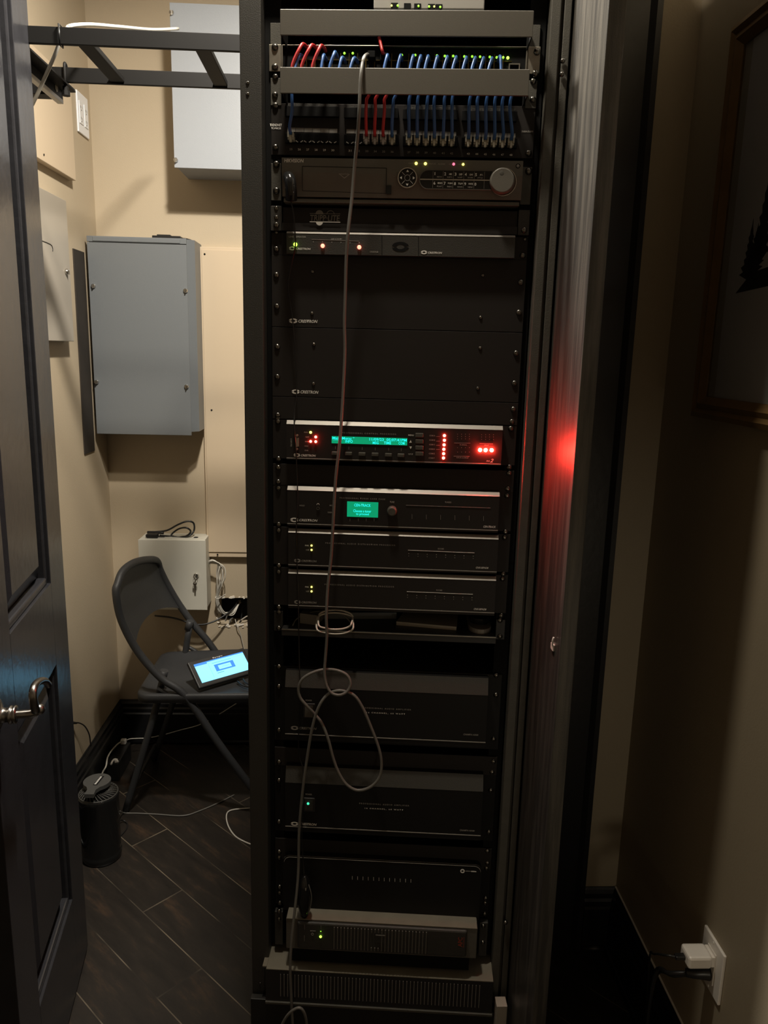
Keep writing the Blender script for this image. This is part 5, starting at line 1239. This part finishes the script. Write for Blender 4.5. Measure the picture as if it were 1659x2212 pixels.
mb = MB(); mb.tube([AZ(240, 1651, zq+.002), AZ(244, 1643, zq+.005), AZ(250, 1640, zq+.008), AZ(255, 1646, zq+.004)], .0036, 8, 4); mb.box(q.x-.003, q.x+.007, q.y-.006, q.y+.006, zq, zq+.011, .002)
single('loose_connector', 'small white plug lying on the black brick behind the canister', 'connector', tuple(q), mb, 'white')
floorcable('floor_line', 'thin grey line on the floor from the canister to under the chair', [(258, 1752, .05), (268, 1756, .004), (300, 1757, None), (340, 1759, None), (395, 1762, None), (430, 1752, None), (470, 1735, None), (506, 1717, None)], .0022, 'greycable')  # thin grey tube along the floor
floorcable('loose_cable', 'black cord curling out at the right side of the canister base', [(256, 1772, .02), (266, 1772, .008), (275, 1779, None), (272, 1792, None), (258, 1808, None)], .0022, 'blackcable')
floorcable('floor_loop', 'white cable loop on the floor, half hidden by the rack', [(560, 1745, None), (520, 1747, None), (495, 1752, None), (489, 1765, None), (494, 1786, None), (508, 1806, None), (530, 1819, None), (560, 1830, None)], .0024, 'whitecable')
P = [AX(159, 1561, XL+.012), AX(172, 1562, XL+.02), AX(184, 1570, XL+.03), AX(193, 1588, XL+.035), AX(196, 1612, XL+.035)]
mb = MB(); mb.tube(P, .0022, 8, 6); mb.tube([AX(154, 1561, XL+.004), AX(166, 1562, XL+.014)], .0055, 8, 1, r2=.003); single('wall_cable', 'thin black cord plugged into the left wall above the canister', 'cable', tuple(P[0]), mb, 'blackcable')

# ================================================================== RIGHT WALL
pf = thing('picture_frame', 'gilt framed landscape picture with dark trees on the right wall', 'picture', (XR, 1.2, 1.44))
fy1, fy0, fz0, fz1 = 1.560, .72, 1.432, 2.15
fw = .042
prof = [(0, 0), (.020, 0), (.024, .010), (.018, .018), (.022, .028), (.012, fw), (0, fw)]
def fr(mb, c0, c1, axis):
    """one mitred moulding length: c0..c1 along axis"""
mb = MB()
cr = [(fy0, fz0, 1, 1), (fy1, fz0, -1, 1), (fy1, fz1, -1, -1), (fy0, fz1, 1, -1)]
V = [[mb.bm.verts.new((XR-h, y_+sy*w_, z_+sz_*w_)) for h, w_ in prof] for y_, z_, sy, sz_ in cr]
for k in range(4):
    A, B = V[k], V[(k+1) % 4]
    for i in range(len(prof)-1): mb.bm.faces.new((A[i], A[i+1], B[i+1], B[i]))
bmesh.ops.recalc_face_normals(mb.bm, faces=mb.bm.faces[:])
part('moulding', mb, 'gold', pf)
mb = MB(); mb.box(XR-.006, XR-.001, fy0+fw-.004, fy1-fw+.004, fz0+fw-.004, fz1-fw+.004); part('mount_board', mb, 'mat_board', pf)
mb = MB(); mb.box(XR-.0068, XR-.0058, fy0+fw+.03, fy1-fw-.028, fz0+fw+.0, fz1-fw-.0); pc = part('print', mb, 'paper', pf)
mb = MB(); random.seed(5)
xx = XR-.0072
def yzp(poly): mb.prism(poly, 'x', xx, xx+.0004)
def treep(yc, zb, h, w_):
    P_ = [(yc-.004, zb)]
    for side in (1, -1):
        n = 7; seq = range(n) if side == 1 else range(n-1, -1, -1)
        for i in seq:
            f_ = i/n; rw = w_*(1-f_)*random.uniform(.8, 1.15)
            if side == 1: P_ += [(yc+rw, zb+h*(.12+f_*.88)), (yc+rw*.55, zb+h*(.16+f_*.88))]
            else: P_ += [(yc-rw*.55, zb+h*(.16+f_*.88)), (yc-rw, zb+h*(.12+f_*.88))]
        if side == 1: P_.append((yc, zb+h*1.06))
    yzp(P_)
q = AX(1648, 600, xx); zg = q.z
treep(1.375, zg+.03, .15, .03); treep(1.415, zg, .10, .03); treep(1.395, zg+.01, .08, .035); treep(1.33, zg+.03, .12, .03); treep(1.28, zg+.02, .16, .035)
yzp([(1.45, zg-.02), (1.40, zg+.012), (1.30, zg+.02), (1.05, zg+.02), (1.05, zg-.01), (1.30, zg-.014), (1.40, zg-.018)])
yzp([(1.36, zg+.11), (1.35, zg+.125), (1.05, zg+.14), (1.05, zg+.12)])
part('picture_ink', mb, 'ink', pc)
mb = MB(); mb.box(XR-.011, XR-.009, fy0+fw-.003, fy1-fw+.003, fz0+fw-.003, fz1-fw+.003); part('glass', mb, 'glass', pf)

wo = thing('wall_outlet', 'white wall outlet plate low on the right wall with plugs in it', 'outlet', (XR, 1.25, .33))
oy0, oy1, oz0, oz1 = 1.208, 1.290, .328, .448
a = AX(1520, 2008, XR-.006); b = AX(1565, 2058, XR-.006); c = AX(1547, 2168, XR-.006)
oy1, oy0 = a.y, b.y; oz1 = (a.z+b.z)/2+.002; oz0 = c.z
mb = MB(); mb.box(XR-.006, XR, oy0, oy1, oz0, oz1, .002); part('plate', mb, 'white', wo)
ym = (oy0+oy1)/2; zm_ = (oz0+oz1)/2
mb = MB(); mb.box(XR-.008, XR-.006, ym-.017, ym+.017, zm_-.034, zm_+.034, .001); part('receptacle', mb, 'white', wo)
for s in (-1, 1):
    mb = MB(); mb.lathe((XR-.006, ym, zm_+s*.048), (-1, 0, 0), [(0, .003), (.001, .0025)], 12); part('screw', mb, 'white', wo)
zA = zm_+.018
ca = thing('charger', 'white cube phone charger in the upper socket of the low right wall outlet', 'charger', (XR-.008, ym, zA))
mb = MB(); mb.box(XR-.060, XR-.014, ym-.020, ym+.020, zA-.012, zA+.014, .005); mb.box(XR-.014, XR-.008, ym-.017, ym+.017, zA-.010, zA+.012, .001); part('body', mb, 'white', ca)
mb = MB(); mb.box(XR-.078, XR-.058, ym-.006, ym+.006, zA-.004, zA+.004, .0015)
mb.tube([(XR-.076, ym, zA), (XR-.092, ym+.008, zA-.004), (XR-.10, ym+.04, zA-.03), (XR-.085, ym+.09, zA-.09), (XR-.06, ym+.12, .10), (XR-.03, ym+.15, .01)], .0022, 8, 5); part('usb_lead', mb, 'blackcable', ca)
zB = zm_-.018
pl = thing('plug', 'black power plug in the lower socket, under the white cube charger', 'plug', (XR-.008, ym, zB))
mb = MB(); mb.tube([(XR-.009, ym, zB), (XR-.022, ym, zB), (XR-.036, ym+.001, zB-.002), (XR-.05, ym+.006, zB-.006)], .015, 14, 4, r2=.008)
mb.tube([(XR-.045, ym+.004, zB-.005), (XR-.075, ym+.02, zB-.02), (XR-.085, ym+.06, zB-.06), (XR-.07, ym+.10, .10), (XR-.05, ym+.13, .01)], .0042, 8, 5)
part('body', mb, 'blackcable', pl)
mb = MB(); mb.tube([(XR-.03, ym+.008, zB-.012), (XR-.06, ym+.03, zB-.035), (XR-.075, ym+.08, zB-.09), (XR-.06, ym+.12, .03)], .0038, 8, 5); part('cord', mb, 'blackcable', pl)

# ================================================================== LIGHT
def point(name, loc, e, col, r):
    l = bpy.data.lights.new(name, 'POINT'); l.energy = e; l.color = col; l.shadow_soft_size = r
    o = bpy.data.objects.new(name, l); o.location = loc; COL.objects.link(o); return o
def disc(name, loc, e, col, size):
    l = bpy.data.lights.new(name, 'AREA'); l.shape = 'DISK'; l.energy = e; l.color = col; l.size = size
    o = bpy.data.objects.new(name, l); o.location = loc; COL.objects.link(o); return o
disc('ceiling_lamp', (-.09, 1.25, 2.86), 14, (1, .90, .74), .10)
point('closet_fill', (-.12, 1.60, 2.78), 9, (1, .93, .82), .05)
disc('closet_lamp', (-.16, 1.565, 2.74), 47, (1, .93, .82), .09)
l = bpy.data.lights.new('wall_strip_fill', 'SPOT'); l.energy = 14; l.color = (1, .88, .68); l.spot_size = radians(34); l.spot_blend = 1; l.shadow_soft_size = .12  # added low fill to brighten the right wall strip; no lamp known there
o = bpy.data.objects.new('wall_strip_fill', l); o.location = (.58, -1.05, .75); COL.objects.link(o)
o.rotation_euler = (Vector((.66, 1.755, .70))-o.location).to_track_quat('-Z', 'Y').to_euler()
w = bpy.data.worlds.new('World'); SC.world = w; w.use_nodes = True
w.node_tree.nodes['Background'].inputs[0].default_value = (.02, .018, .015, 1); w.node_tree.nodes['Background'].inputs[1].default_value = .3
